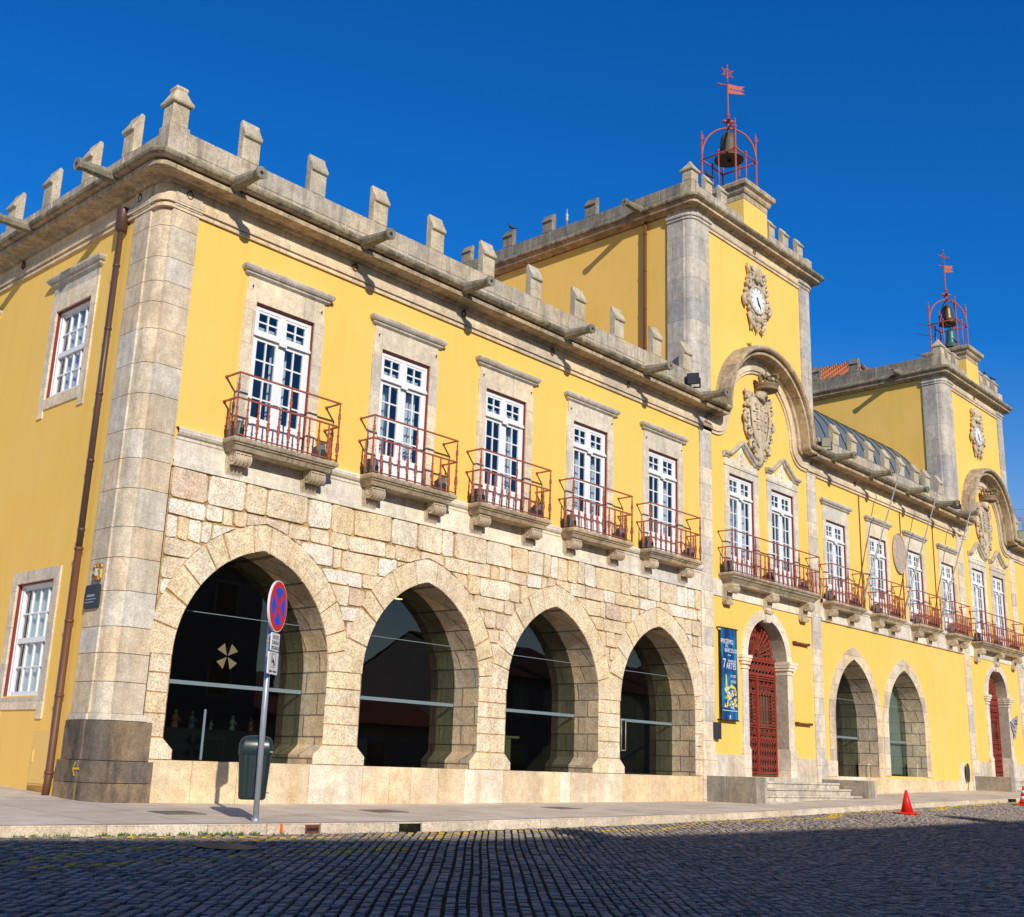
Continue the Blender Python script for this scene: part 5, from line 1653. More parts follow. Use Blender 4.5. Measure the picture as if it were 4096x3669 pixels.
def cage(T, label, star):
    c0 = T((19.07, .77, 18.34))
    root = empty('bell_cage', c0); tag(root, label, 'bell cage', 'iron bell cages on the tower tops')
    cx, cy, z0 = 0, 0, 0
    k = .925 if T is T2 else 1.0
    a = .60*k
    def P(mb, name, mat='cage'):
        return mb.build(name, mat, root)
    posts = [(-a, -a), (a, -a), (a, a), (-a, a)]
    for x, y in posts:
        m = MB(); m.lathe((x, y, -.06), [(.035, 0), (.032, .3), (.032, 1.15), (.05, 1.17), (.05, 1.24), (.03, 1.26), (.028, 1.88), (.05, 1.90), (.05, 1.95), (.02, 1.98), (.018, 2.14), (.03, 2.16), (.01, 2.22)], 8)
        P(m, 'post')
    for i in range(4):
        (xa, ya), (xb, yb) = posts[i], posts[(i+1) % 4]
        m = MB(); m.tube([(xa, ya, 1.15), (xb, yb, 1.15)], .026, 6); P(m, 'rail')
        m = MB(); xm, ym = (xa+xb)/2, (ya+yb)/2; m.tube([(xm, ym, -.06), (xm, ym, 1.22)], .024, 6); m.ball((xm, ym, 1.25), .045); P(m, 'strut')
    for s_ in (1, -1):
        m = MB(); n = 20
        m.tube([(s_*a*math.cos(math.pi*i/n)*1.0, a*math.cos(math.pi*i/n), 1.15+1.15*math.sin(math.pi*i/n)**.8) for i in range(n+1)], .03, 7); P(m, 'hoop')
    # small side pennants on two posts
    for (x, y) in (posts[3], posts[1]):
        m = MB(); m.prism([(x, y, 1.90), (x, y, 2.12), (x+.16, y, 2.02), (x+.10, y, 2.0), (x+.17, y, 1.95), (x+.09, y, 1.93)], (0, .012, 0)); P(m, 'pennant')
    m = MB(); zt = 2.30
    m.lathe((0, 0, zt-.02), [(.05, 0), (.06, .12), (.04, .14), (.035, .42), (.06, .44), (.06, .50), (.028, .53), (.022, 1.55)], 8)
    for q in range(4):
        t = q*math.pi/2+.78
        m.tube([(0, 0, zt+.16), (.12*math.cos(t), .12*math.sin(t), zt+.26), (.24*math.cos(t), .24*math.sin(t), zt+.22)], [.03, .05, .012], 6)
    P(m, 'mast')
    m = MB(); fl = -.55 if not star else -.50
    ln = 1.0 if star else .72
    flag_mesh(m, (.0, zt+1.42), .62*ln, .34, -.006); m.tube([(0, 0, zt+1.52), (-.20, 0, zt+1.53), (-.26, 0, zt+1.50), (-.40*ln, 0, zt+1.55)], [.03, .02, .035, .008], 6)
    rotz(m, (0, 0), fl); P(m, 'weather_flag')
    m = MB(); zc = zt+1.98
    m.tube([(0, 0, zt+1.5), (0, 0, zt+2.28)], .02, 6)
    if star:
        for q in range(6):
            t = math.pi/6+q*math.pi/3
            m.tube([(0, 0, zc), (.20*math.cos(t), 0, zc+.20*math.sin(t))], .012, 5); m.ball((.22*math.cos(t), 0, zc+.22*math.sin(t)), .035, n=6, m=4)
            t2 = t+2*math.pi/3
            m.tube([(.20*math.cos(t), 0, zc+.20*math.sin(t)), (.20*math.cos(t2), 0, zc+.20*math.sin(t2))], .011, 5)
    else:
        m.tube([(-.26, 0, zc), (.26, 0, zc)], .02, 6); m.tube([(0, 0, zc-.2), (0, 0, zc+.26)], .02, 6)
        for q in (-.28, .28): m.ball((q, 0, zc), .04, n=6, m=4)
        m.ball((0, 0, zc+.28), .04, n=6, m=4)
        for sx in (-1, 1):
            for sz in (-1, 1): m.tube([(sx*.18, 0, zc), (sx*.06, 0, zc+sz*.06), (0, 0, zc+sz*.18)], .012, 5)
    rotz(m, (0, 0), -.4); P(m, 'finial_star' if star else 'finial_cross')
    return root
cage(T1, 'red iron bell cage on the nearer tower, topped by a flag and a star', True)
cage(T2, 'red iron bell cage on the farther tower, topped by a flag and a cross', False)
def bell(c, r, h, mat, label, pattern=True):
    root = empty('bell', c); tag(root, label, 'bell', None)
    m = MB()
    m.lathe((0, 0, 0), [(r*.9, .015), (r, 0), (r*1.0, .03), (r*.86, h*.10), (r*.70, h*.22), (r*.66, h*.27), (r*.67, h*.29), (r*.60, h*.42), (r*.56, h*.62), (r*.57, h*.64), (r*.54, h*.72), (r*.50, h*.82), (r*.38, h*.90), (r*.15, h*.94)], 24)
    m.build('bell_body', mat, root)
    m = MB()
    for t in (0, 1.57): m.tube([(r*.25*math.cos(t)*q, r*.25*math.sin(t)*q, h*(.90+.12*(1-q*q))) for q in (-1, -.6, 0, .6, 1)], r*.06, 6)
    m.tube([(0, 0, h*.95), (0, 0, h*1.08)], r*.07, 6)
    m.build('bell_crown', mat, root)
    m = MB(); m.tube([(0, 0, h*.3), (.02, 0, -.02)], .03, 6); m.ball((.02, 0, -.03), .07); m.build('clapper', 'black', root)
    return root
bell(T1((19.07, .77, 19.52)), .455, .98, 'bell', 'large dark bronze bell hanging in the nearer tower cage')
bell(T2((19.07, .77, 19.55)), .37, .88, 'bell_bright', 'brown bronze bell hanging at the top of the farther tower cage')
bell(T2((19.12, .72, 18.50)), .31, .88, 'bell_green', 'green bronze bell below the brown one in the farther tower cage')
m = MB(); x0, y0, z0 = T2((18.5, .2, 18.34))
for i in range(3):
    zz = z0+.12+i*.46-(.0 if i else .5); L = (1.0, .85, .75)[i]
    m.tube([(x0, y0+.9, zz), (x0-L, y0+1.4, zz)], .014, 5)
m.tube([(x0-.05, y0+.92, z0-.5), (x0-.05, y0+.92, z0+.7)], .02, 6)
tag(m.build('antenna', 'black'), 'thin dark antenna rods sticking out beside the farther bell cage', 'antenna')
# ------------------------------------------------------------------ loose things on and round the hall
# floodlights on the balconies
fp = [0]
def floodlight(x, y, z, label, ang=0.0, tilt=-.18, sc=1.0):
    root = empty('floodlight', (x, y, z)); root.rotation_euler = (0, 0, ang); root.scale = (sc, sc, sc)
    tag(root, label, 'floodlight', 'grey floodlights standing on the balconies')
    if fp[0] == 0:
        b = MB()
        P = [(-.06, -.12, .04), (.08, -.12, .02), (.10, -.12, .27), (-.03, -.12, .29)]
        b.prism(P, (0, .24, 0)); b.box(-.035, .06, -.10, .10, .29, .315)
        bo = b.build('housing', 'flood', root, bevel=.012)
        d = MB(); d.prism([(.084, -.105, .035), (.104, -.105, .255), (.110, -.105, .255), (.090, -.105, .035)], (0, .21, 0)); do = d.build('lens', 'slate', root)
        k = MB(); k.box(-.03, .05, -.15, -.125, 0, .18); k.box(-.03, .05, .125, .15, 0, .18); k.box(-.05, .07, -.15, .15, -.002, .012); ko = k.build('bracket', 'black', root)
        fp[0] = [bo, do, ko]
    else:
        for q in fp[0]:
            c = q.copy(); c.parent = root; COL.objects.link(c)
    return root
def ordinal(i): return ['first', 'second', 'third', 'fourth', 'fifth', 'sixth', 'seventh', 'eighth', 'ninth', 'tenth', 'eleventh'][i]
for i, (a, b) in enumerate(BAL):
    floodlight(a+.18, -.20, 6.245, 'grey floodlight at the left end of the %s balcony from the rounded corner' % ordinal(i), R(20))
    floodlight(b-.26, -.24, 6.245, 'grey floodlight at the right end of the %s balcony from the rounded corner' % ordinal(i), R(165))
for i, (a, b) in enumerate(MBAL):
    floodlight(a+.20, -.20, 6.15, 'grey floodlight at the left end of the %s balcony after the nearer tower' % ordinal(i), R(20))
    floodlight(b-.30, -.22, 6.15, 'grey floodlight at the right end of the %s balcony after the nearer tower' % ordinal(i), R(165))
for T, w_ in ((T1, 'nearer'), (T2, 'farther')):
    for x, nm in ((17.0, 'left end'), (19.15, 'middle'), (21.1, 'right end')):
        p = T((x, -.22, 6.2)); floodlight(p[0], p[1], p[2], 'grey floodlight at the %s of the long balcony of the %s tower' % (nm, w_), R(20 if nm == 'left end' else 165))
# bigger lamps on the cornice
def cornice_lamp(x, y, z, label, ang, mat='black'):
    root = empty('floodlight', (x, y, z)); root.rotation_euler = (0, 0, ang)
    tag(root, label, 'floodlight')
    b = MB(); b.prism([(-.08, -.15, .10), (.10, -.15, .04), (.14, -.15, .34), (-.02, -.15, .40)], (0, .30, 0)); b.build('housing', mat, root, bevel=.012)
    d = MB(); d.prism([(.106, -.13, .06), (.142, -.13, .32), (.15, -.13, .32), (.115, -.13, .06)], (0, .26, 0)); d.build('lens', 'lens' if mat == 'flood' else 'slate', root)
    k = MB(); k.box(-.02, .02, -.19, -.155, -.02, .24); k.box(-.02, .02, .155, .19, -.02, .24); k.box(-.03, .03, -.19, .19, -.03, -.005); k.build('bracket', 'black', root)
cornice_lamp(15.35, -.30, 10.86, 'black floodlight tilted on the cornice left of the nearer tower pediment', R(205))
cornice_lamp(22.55, -.33, 10.80, 'black floodlight on the cornice right of the nearer tower pediment', R(215), 'flood')
cornice_lamp(39.25, -.33, 10.75, 'black floodlight on the cornice right of the farther tower pediment', R(215), 'flood')
cornice_lamp(32.55, -.33, 10.72, 'small black floodlight on the cornice left of the farther tower pediment', R(205))

# flagpoles leaning from three balconies
for i, (xa, xb, zb, zt_) in enumerate(((24.45, 26.05, 6.2, 10.9), (27.4, 29.05, 6.2, 10.86), (30.3, 31.98, 6.2, 10.78))):
    root = empty('flagpole', (xa, -.32, zb)); tag(root, 'slim leaning metal flagpole fixed to the %s balcony after the nearer tower' % ordinal(i), 'flagpole', 'flagpoles on the middle balconies')
    v = Vector((xb-xa, -.85, zt_-zb))
    m = MB(); m.tube([(0, 0, 0), v*.42, v*.421, v], [.032, .032, .024, .02], 8); m.build('pole', 'polesteel', root)
    m = MB(); m.ball(tuple(v+Vector((0, 0, .03))), .04); m.build('pole_knob', 'polesteel', root)
    m = MB(); q = v*.22; m.box(q.x-.35, q.x+.02, q.y-.02, q.y+.02, q.z-.015, q.z+.01); m.box(q.x-.36, q.x-.05, q.y-.09, q.y+.09, q.z-.02, q.z-.016); m.build('pole_clamp', 'steel', root)

# banner beside the gate
root = empty('banner', (17.16, -.02, 2.38)); tag(root, 'tall blue event banner with white lettering hanging beside the red gate', 'banner')
bx0, bx1, bz0, bz1, by = -.385, .385, .05, 2.36, -.10
def bp(mb, name, mat): return mb.build(name, mat, root)
m = MB(); m.box(bx0, bx1, by-.004, by, bz0, bz1); bp(m, 'banner_cloth', 'bluecloth')
m = MB(); m.tube([(bx0-.03, by, bz1+.01), (bx1+.03, by, bz1+.01)], .02, 8); m.box(bx0-.03, bx0, by, .02, bz1-.01, bz1+.03); m.box(bx1, bx1+.03, by, .02, bz1-.01, bz1+.03); bp(m, 'top_rod', 'black')
m = MB(); m.tube([(bx0-.03, by, bz0-.01), (bx1+.03, by, bz0-.01)], .02, 8); m.box(bx0-.03, bx0, by, .02, bz0-.03, bz0+.01); m.box(bx1, bx1+.03, by, .02, bz0-.03, bz0+.01); bp(m, 'bottom_rod', 'black')
ty = by-.006
for txt, sz, x, z, sx in (('PRES\u00c9PIO', .17, -.10, 2.04, .85), ('DE', .10, -.13, 1.93, .9), ('BARCELOS', .15, .08, 1.82, .82), ('~', .22, .0, 1.71, 1.2), ('7', .34, -.24, 1.47, .8), ('PRES\u00c9PIO EM', .085, .13, 1.55, .78), ('ARTES', .23, .08, 1.42, .72), ('01 DEZ', .10, .18, 1.17, .8), ('30 DEZ', .10, .18, 1.03, .8), ('-', .10, .18, 1.10, 1)):
    o = text_mesh('lettering', txt, sz, 'signwhite', root, (x, ty, z-.02), sx=sx)
# abstract gold and white brushwork in the lower half
m = MB(); rb = random.Random(4)
for k in range(26):
    a, b = rb.uniform(-.30, .28), rb.uniform(.35, .60)*(1 if rb.random() < .7 else 1.3)
    m.prism([(a, ty-.0005*k*.1, b), (a+rb.uniform(.04, .14), ty, b+rb.uniform(-.03, .04)), (a+rb.uniform(.02, .1), ty, b+rb.uniform(.05, .16))], (0, .0012, 0))
m.prism([(-.20, ty, .72), (-.10, ty, .70), (-.14, ty, 1.16), (-.19, ty, 1.2)], (0, .0012, 0)); m.prism([(-.16, ty, .70), (.02, ty, .86), (-.05, ty, .9)], (0, .0012, 0)); m.prism([(.0, ty, .86), (.28, ty, .82), (.26, ty, .88), (.06, ty, .95)], (0, .0012, 0))
bp(m, 'gold_brushwork', 'gold')
m = MB()
for k in range(16):
    a, b = rb.uniform(-.34, .1), rb.uniform(.34, .9)
    m.prism([(a, ty-.001, b), (a+rb.uniform(.1, .24), ty-.001, b+rb.uniform(-.12, .12)), (a+.12, ty-.001, b+.02)], (0, .0012, 0))
m.box(-.36, .36, ty-.001, ty, .27, .285); m.ball((0, ty, .13), .03, 1, .05, 1.3); m.box(-.05, .05, ty-.001, ty, .07, .08)
bp(m, 'white_brushwork', 'signwhite')
m = MB(); m.box(16.47, 16.73, -.13, -.045, 1.93, 2.34); m.box(16.50, 16.70, -.14, -.131, 1.97, 2.24)
tag(m.build('letterbox', 'slate', bevel=.008), 'dark grey letterbox below the blue banner', 'letterbox')
for z, w_ in ((4.74, 'upper'), (2.51, 'lower')):
    m = MB(); m.box(20.70, 21.50, -.10, -.03, z-.025, z+.03); m.box(20.69, 20.73, -.12, 0, z-.03, z+.045); m.box(21.47, 21.51, -.12, 0, z-.03, z+.045)
    tag(m.build('banner_bracket', 'iron'), '%s of the two empty brown banner bars right of the red gate' % w_, 'bracket', 'empty banner bars')

# plaque, mosaic panel, cabinet on the corner
m = MB(); m.prism([(-.075, .40, 3.24), (-.075, .79, 3.24), (-.075, .82, 3.27), (-.075, .82, 3.58), (-.075, .79, 3.61), (-.075, .40, 3.61), (-.075, .37, 3.58), (-.075, .37, 3.27)], (.03, 0, 0))
po = tag(m.build('wall_plaque', 'slate', bevel=.004), 'dark slate plaque with small pale lettering on the corner pier', 'plaque')
t_ = text_mesh('lettering', 'Salvato\u00e3o', .075, 'steel', po, (0, 0, 0)) if False else None
m = MB()
for k, (h_, n_) in enumerate(((.035, 7), (.015, 9), (.015, 8))):
    for q in range(n_): m.box(-.079, -.0755, .74-q*.035-.024+k*.02, .74-q*.035+k*.02, 3.42-k*.045, 3.42-k*.045+h_)
m.build('plaque_lettering', 'steel', po)
m = MB(); m.box(-.078, -.05, .40, .66, 3.67, 3.93); mo = tag(m.build('mosaic_panel', 'mosaic', bevel=.004), 'small red and yellow tile mosaic with a white shape above the slate plaque', 'mosaic')
m = MB(); m.prism([(-.0795, .585, 3.86), (-.0795, .47, 3.86), (-.0795, .50, 3.80), (-.0795, .47, 3.75), (-.0795, .535, 3.735), (-.0795, .585, 3.76), (-.0795, .56, 3.81)], (.001, 0, 0)); m.build('white_tiles', 'signwhite', mo)
root = empty('utility_cabinet', (-.05, 1.53, .5)); tag(root, 'yellow painted utility cabinet on the side wall beside the downpipe', 'cabinet')
m = MB(); m.box(-.05, .04, -.29, .29, .07, .90); m.build('cabinet_body', 'cabinet', root, bevel=.006)
m = MB(); m.box(-.062, -.051, -.27, .275, .10, .84); m.build('cabinet_door', 'cabinet', root, bevel=.004)
m = MB(); m.box(-.075, -.063, .20, .225, .42, .60); m.build('latch', 'cabinet', root)

# traffic sign with its plates
GX, GY, GZ = .782, -2.976, zpave(.782, -2.976)
lean = (-.012, -.006)
root = empty('traffic_sign', (GX, GY, GZ)); tag(root, 'round red and blue no stopping sign with two white plates on a grey pole', 'traffic sign')
root.rotation_euler = (0.006, -.0125, 0)
m = MB(); m.lathe((0, 0, -.1), [(.040, 0), (.040, 3.1)], 14); m.lathe((0, 0, -.02), [(.06, 0), (.052, .05), (.042, .07)], 14); m.build('pole', 'steel', root)
SR = .355; SZ = 2.855
face = R(-8)            # the disc faces down the street, towards -x and the camera
def sface(mb): 
    # sign made facing -y, shifted in front of the pole, then turned
    rotz(mb, (0, 0), R(SIGN_ANG))
SIGN_ANG = 34
def disc(mb, r, y, th, n=48, cz=SZ): mb.prism([(r*math.cos(2*math.pi*i/n), y, cz+r*math.sin(2*math.pi*i/n)) for i in range(n)], (0, th, 0))
m = MB(); disc(m, SR, -.085, .03); sface(m); m.build('sign_disc', 'signwhite', root)
m = MB(); disc(m, SR*.955, -.088, .0025); sface(m); m.build('red_field', 'signred', root)
m = MB()
# four blue sectors left between the two red diagonals
hw = .042; rb_ = SR*.745
for k in range(4):
    a0 = k*math.pi/2
    n = 14; d = math.asin(hw/rb_)
    P = [(hw*math.sqrt(2), 0)] + [(rb_*math.cos(t), rb_*math.sin(t)) for t in [(-math.pi/4+d)+(math.pi/2-2*d)*i/n for i in range(n+1)]]
    m.prism([(x*math.cos(a0)-z*math.sin(a0), -.0905, SZ+x*math.sin(a0)+z*math.cos(a0)) for x, z in P], (0, .0022, 0))
sface(m); m.build('blue_field', 'signblue', root)
def plate(cx, cz, w_, h_, name):
    m = MB(); r_ = .02; P = []
    for sx, sz, a0 in ((1, 1, 0), (-1, 1, 90), (-1, -1, 180), (1, -1, 270)):
        for q in (0, 30, 60, 90): P.append((cx+sx*(w_/2-r_)+r_*math.cos(R(a0+q)), -.075, cz+sz*(h_/2-r_)+r_*math.sin(R(a0+q))))
    m.prism(P, (0, .02, 0)); sface(m); return m.build(name, 'signwhite', root)
plate(.03, 2.365, .31, .245, 'sign_plate'); plate(.0, 2.075, .37, .30, 'sign_plate')
for k, tx in enumerate(('EXCETO', 'CARGAS E', 'DESCARGAS')): text_mesh('lettering', tx, .07, 'ink', root, tuple(Matrix.Rotation(R(SIGN_ANG), 3, 'Z') @ Vector((.03, -.0765, 2.425-k*.072))), sx=.85, depth=.001, rotz=R(SIGN_ANG))
text_mesh('lettering', 'sujeito a reboque', .052, 'ink', root, tuple(Matrix.Rotation(R(SIGN_ANG), 3, 'Z') @ Vector((.0, -.0765, 1.968))), sx=.78, depth=.001, rotz=R(SIGN_ANG))
m = MB()
def fr2(x0, x1, z0, z1, t=.006):
    for a, b, c, d in ((x0, x1, z0, z0+t), (x0, x1, z1-t, z1), (x0, x0+t, z0+t, z1-t), (x1-t, x1, z0+t, z1-t)): m.box(a, b, -.0775, -.0752, c, d)
fr2(-.085, .085, 2.015, 2.205)
m.prism([(-.065, -.0775, 2.10), (-.02, -.0775, 2.135), (.02, -.0775, 2.115), (.06, -.0775, 2.05), (.045, -.0775, 2.04), (.0, -.0775, 2.075), (-.06, -.0775, 2.085)], (0, .002, 0))
m.box(-.06, -.05, -.0775, -.0752, 2.14, 2.19); m.box(-.06, -.03, -.0775, -.0752, 2.13, 2.14)
disc(m, .014, -.0775, .002, 12, 2.045); sface(m); m.build('tow_pictogram', 'ink', root)
m = MB(); m.lathe((0, 0, 2.10), [(.043, 0), (.046, .005), (.046, .03), (.043, .035)], 12); m.lathe((0, 0, 2.35), [(.043, 0), (.046, .005), (.046, .03), (.043, .035)], 12); m.box(-.03, .03, -.07, -.035, 2.6, 3.05); m.build('clamp', 'polesteel', root)

# litter bin strapped to the pole
bxo = Vector((-.29, .10, 0)); bang = R(-20)
root = empty('litter_bin', (GX+.06, GY+.215, GZ+.27)); root.rotation_euler = (0, 0, R(-33)); root.scale = (.9, .9, .98); tag(root, 'dark green plastic litter bin strapped to the sign pole', 'litter bin')
def rr_ring(hx, hy, z, n=5, r_=.07):
    P = []
    for sx, sy, a0 in ((1, 1, 0), (-1, 1, 90), (-1, -1, 180), (1, -1, 270)):
        for q in range(n+1): P.append((sx*(hx-r_)+r_*math.cos(R(a0+90*q/n)), sy*(hy-r_)+r_*math.sin(R(a0+90*q/n)), z))
    return P
m = MB(); rows = [rr_ring(.165, .13, .0), rr_ring(.19, .15, .012), rr_ring(.20, .155, .04), rr_ring(.235, .185, .60), rr_ring(.24, .19, .62)]
m.smooth = True; m.grid(rows, close=True); m.poly(rows[0][::-1]); m.poly(rows[-1]); m.build('bin_body', 'bin', root)
m = MB()
for sx in (-.6, .6):
    m.prism([(sx*.2-.02, -.165, .03), (sx*.2+.02, -.165, .03), (sx*.24+.022, -.198, .66), (sx*.24-.022, -.198, .66)], (0, .03, 0))
m.prism([(-.085, -.160, .03), (.085, -.160, .03), (.10, -.192, .60), (-.10, -.192, .60)], (0, .03, 0))
for sy in (-.5, .5): m.prism([(-.198, sy*.15-.02, .03), (-.198, sy*.15+.02, .03), (-.245, sy*.18+.02, .66), (-.245, sy*.18-.02, .66)], (.03, 0, 0))
m.build('bin_rib', 'bin', root, bevel=.006)
m = MB(); m.smooth = True
rows = [rr_ring(.245, .195, .60), rr_ring(.25, .20, .61), rr_ring(.25, .20, .72), rr_ring(.235, .185, .79), rr_ring(.19, .14, .84), rr_ring(.10, .08, .862)]
m.grid(rows, close=True); m.poly(rows[-1]); m.poly(rows[0][::-1]); m.build('bin_lid', 'bin', root)
m = MB(); m.box(-.251, -.235, -.12, .12, .66, .75); m.build('bin_mouth', 'black', root)
m = MB(); m.box(.06, .10, -.212, -.198, .56, .66); m.build('bin_lock', 'polesteel', root)
m = MB()
for z in (.10, .64): m.tube([(.20, -.19, z), (.245, -.20, z)], .012, 6)
m.build('strap', 'polesteel', root)

# traffic cones
def cone(x, y, label, striped, h=.50, ry=0):
    root = empty('traffic_cone', (x, y, zroad(x, y)+.005)); root.rotation_euler = (0, 0, ry); tag(root, label, 'traffic cone', 'traffic cones by the kerb')
    m = MB(); P = [(math.cos(2*math.pi*i/8+math.pi/8), math.sin(2*math.pi*i/8+math.pi/8)) for i in range(8)]
    m.grid([[(.27*a, .27*b, 0) for a, b in P], [(.27*a, .27*b, .02) for a, b in P], [(.20*a, .20*b, .045) for a, b in P]], close=True); m.poly([(.20*a, .20*b, .045) for a, b in P]); m.build('base', 'cone', root)
    segs = [(0, 1, 'cone')] if not striped else [(0, .26, 'cone'), (.26, .45, 'signwhite'), (.45, .62, 'cone'), (.62, .80, 'signwhite'), (.80, 1, 'cone')]
    for a, b, mat in segs:
        m = MB(); m.smooth = True
        rr2 = lambda t: .145*(1-t)+.028*t
        L = [(rr2(a), .04+(h-.04)*a), (rr2(b), .04+(h-.04)*b)]
        m.lathe((0, 0, 0), L, 20); m.build('cone_body' if mat == 'cone' else 'white_band', mat, root)
    m = MB(); m.lathe((0, 0, h), [(.03, -.004), (.03, .012), (.018, .014)], 14); m.build('tip', 'cone', root)
cone(18.05, -4.28, 'plain red traffic cone on the setts in front of the hall', False, .52, .3)
cone(26.0, -4.2, 'red and white striped traffic cone near the kerb', True, .50)

# round sign seen from its dark back, near the farther steps
root = empty('round_post_sign', (32.53, -.10, zpave(32.53, -.1))); tag(root, 'dark round sign on a thin post against the wall by the farther steps', 'sign')
m = MB(); m.tube([(0, 0, 0), (0, 0, .34)], .012, 6); m.build('post', 'ovaldark', root)
m = MB(); m.prism([(.15*math.cos(2*math.pi*i/28), -.03, .60+.32*math.sin(2*math.pi*i/28)) for i in range(28)], (0, .025, 0)); m.build('disc', 'ovaldark', root)
# kite-shaped gallery sign
root = empty('gallery_sign', (37.5, -.10, 3.25)); tag(root, 'grey triangular gallery sign by the farther red gate', 'sign')
m = MB(); m.prism([(-.42, 0, .12), (.46, 0, .42), (.18, 0, -.16)], (0, .02, 0)); m.build('upper_plate', 'grey_sign', root)
m = MB(); m.prism([(-.40, 0, .04), (.15, 0, -.21), (.0, 0, -.52)], (0, .02, 0)); m.build('lower_plate', 'grey_sign', root)
for k, (tx, x, z) in enumerate((('GALERIA', .12, .17), ('MUNICIPAL', .13, .06))): text_mesh('lettering', tx, .11, 'ink', root, (x, -.003, z), sx=.75, depth=.001)
text_mesh('lettering', 'ARTE', .09, 'ink', root, (-.02, -.003, -.22), sx=.75, depth=.001)
m = MB(); m.box(-.02, .02, .02, .1, .0, .04); m.box(.1, .14, .02, .1, .1, .14); m.build('sign_stay', 'steel', root)

# pigeons
pig = [None]
def pigeon(p, label, ang):
    root = empty('pigeon', p); root.rotation_euler = (0, 0, ang); tag(root, label, 'pigeon', 'pigeons perched on the towers')
    if pig[0] is None:
        b = MB(); b.smooth = True
        rows = []
        for (x, z, ry, rz) in ((-.20, .05, .012, .006), (-.14, .06, .03, .015), (-.08, .085, .05, .04), (0, .115, .06, .065), (.06, .15, .05, .055), (.085, .20, .028, .03), (.095, .225, .026, .03), (.11, .25, .022, .022), (.125, .258, .006, .006)):
            rows.append([(x-.3*rz*math.sin(2*math.pi*q/8)*(1 if x > .05 else 0), ry*math.cos(2*math.pi*q/8), z+rz*math.sin(2*math.pi*q/8)) for q in range(8)])
        b.grid(rows, close=True); b.poly(rows[0][::-1]); b.poly(rows[-1])
        b.tube([(.125, 0, .252), (.155, 0, .244)], [.008, .003], 5)
        b.tube([(.0, .02, .06), (.01, .02, 0)], .006, 4); b.tube([(.0, -.02, .06), (.01, -.02, 0)], .006, 4)
        o = b.build('pigeon_body', 'pigeon', root); pig[0] = o
    else:
        c = pig[0].copy(); c.parent = root; COL.objects.link(c)
pigeon((15.78, 6.86, 17.75), 'dark pigeon on a side merlon of the nearer tower', 2.2)
pigeon((16.74, .03, 17.64), 'grey pigeon on a front merlon of the nearer tower below the bell cage', 2.6)
for k, (y, w_) in enumerate(((7.6, 'leftmost'), (6.0, 'second from the left'), (5.2, 'third from the left'), (3.2, 'rightmost'))):
    p = T2((15.80, y, 17.17)); pigeon(p, 'pigeon on the farther tower side parapet, %s by the tiled roof' % w_, 1.2+.7*k)
for k, (x, z, w_) in enumerate(((20.97, 17.63, 'left one of two on the right-hand merlons'), (21.88, 17.63, 'right one of two on the right-hand merlons'), (19.95, 17.3, 'beside the bell pedestal'))):
    p = T2((x, .06, z)); pigeon(p, 'pigeon on the front of the farther tower, %s' % w_, .4+1.3*k)
p = T2((18.45, .3, 18.42)); pigeon(p, 'pigeon at the foot of the farther bell cage', 2.0)
pigeon(T2((18.6, .6, 19.2)), 'pigeon on a rod inside the farther bell cage', 1.0)
# spherical aviation light and small mast on the nearer tower's side
m = MB(); m.lathe((15.8, 5.1-.55, 17.16), [(.03, 0), (.025, .18), (.05, .2), (.06, .26), (.03, .3), (.055, .34), (.06, .40), (.02, .45), (.012, .6)], 10)
tag(m.build('lightning_rod', 'polesteel'), 'small silver lightning rod on the side parapet of the nearer tower', 'lightning rod')

# ------------------------------------------------------------------ street details
for k, (xa, xb) in enumerate(GAPS):
    zt_ = lerp(ZK, (xa+xb)/2); zb = zroad((xa+xb)/2, KY-.02)
    root = empty('drain_inlet', ((xa+xb)/2, KY, zb)); h_ = zt_-zb
    tag(root, ['rusty iron drain inlet with round holes in the kerb', 'mossy open drain slot in the kerb right of the rusty one', 'small dark drain slot in the kerb beyond the red cone'][k], 'drain')
    L = (xb-xa)/2
    m = MB(); m.box(-L+.01, L-.01, .0, .03, -.04, h_-.015); m.build('drain_plate', 'iron' if k == 0 else 'bedding', root)
    if k == 0:
        m = MB()
        for q in range(4): m.prism([(-L+.06+q*(2*L-.12)/3+.022*math.cos(a*.785), -.003, h_*.35+.028*math.sin(a*.785)) for a in range(8)], (0, .004, 0))
        m.build('drain_hole', 'black', root)
for x, y, w_ in ((.35, -1.75, 'left of the litter bin shadow'), (4.35, -1.5, 'in front of the second arch'), (9.0, -1.4, 'in front of the third arch')):
    m = MB(); z = zpave(x, y)
    m.prism([(x-.3, y-.28, z+.006), (x+.3, y-.28, z+.006+.01*.0), (x+.3, y+.28, zpave(x, y+.28)+.008), (x-.3, y+.28, zpave(x, y+.28)+.008)], (0, 0, -.02))
    tag(m.build('manhole_cover', 'cover'), 'flat grey manhole cover set in the pavement %s' % w_, 'manhole cover')
m = MB(); c = (-.85, -4.75)
m.poly([(c[0]+.36*math.cos(2*math.pi*i/20), c[1]+.36*math.sin(2*math.pi*i/20), zroad(c[0]+.36*math.cos(2*math.pi*i/20), c[1]+.36*math.sin(2*math.pi*i/20))+.012) for i in range(20)])
tag(m.build('manhole_cover', 'slate'), 'round worn manhole cover among the setts near the yellow lines', 'manhole cover')
m = MB(); m.prism([(.93, KY-.028, .15), (.98, KY-.028, .15), (.97, KY-.028, .26), (.94, KY-.028, .26)], (0, .008, 0)); tag(m.build('paint_mark', 'orange'), 'orange paint mark on the kerb right of the sign pole', 'paint mark')

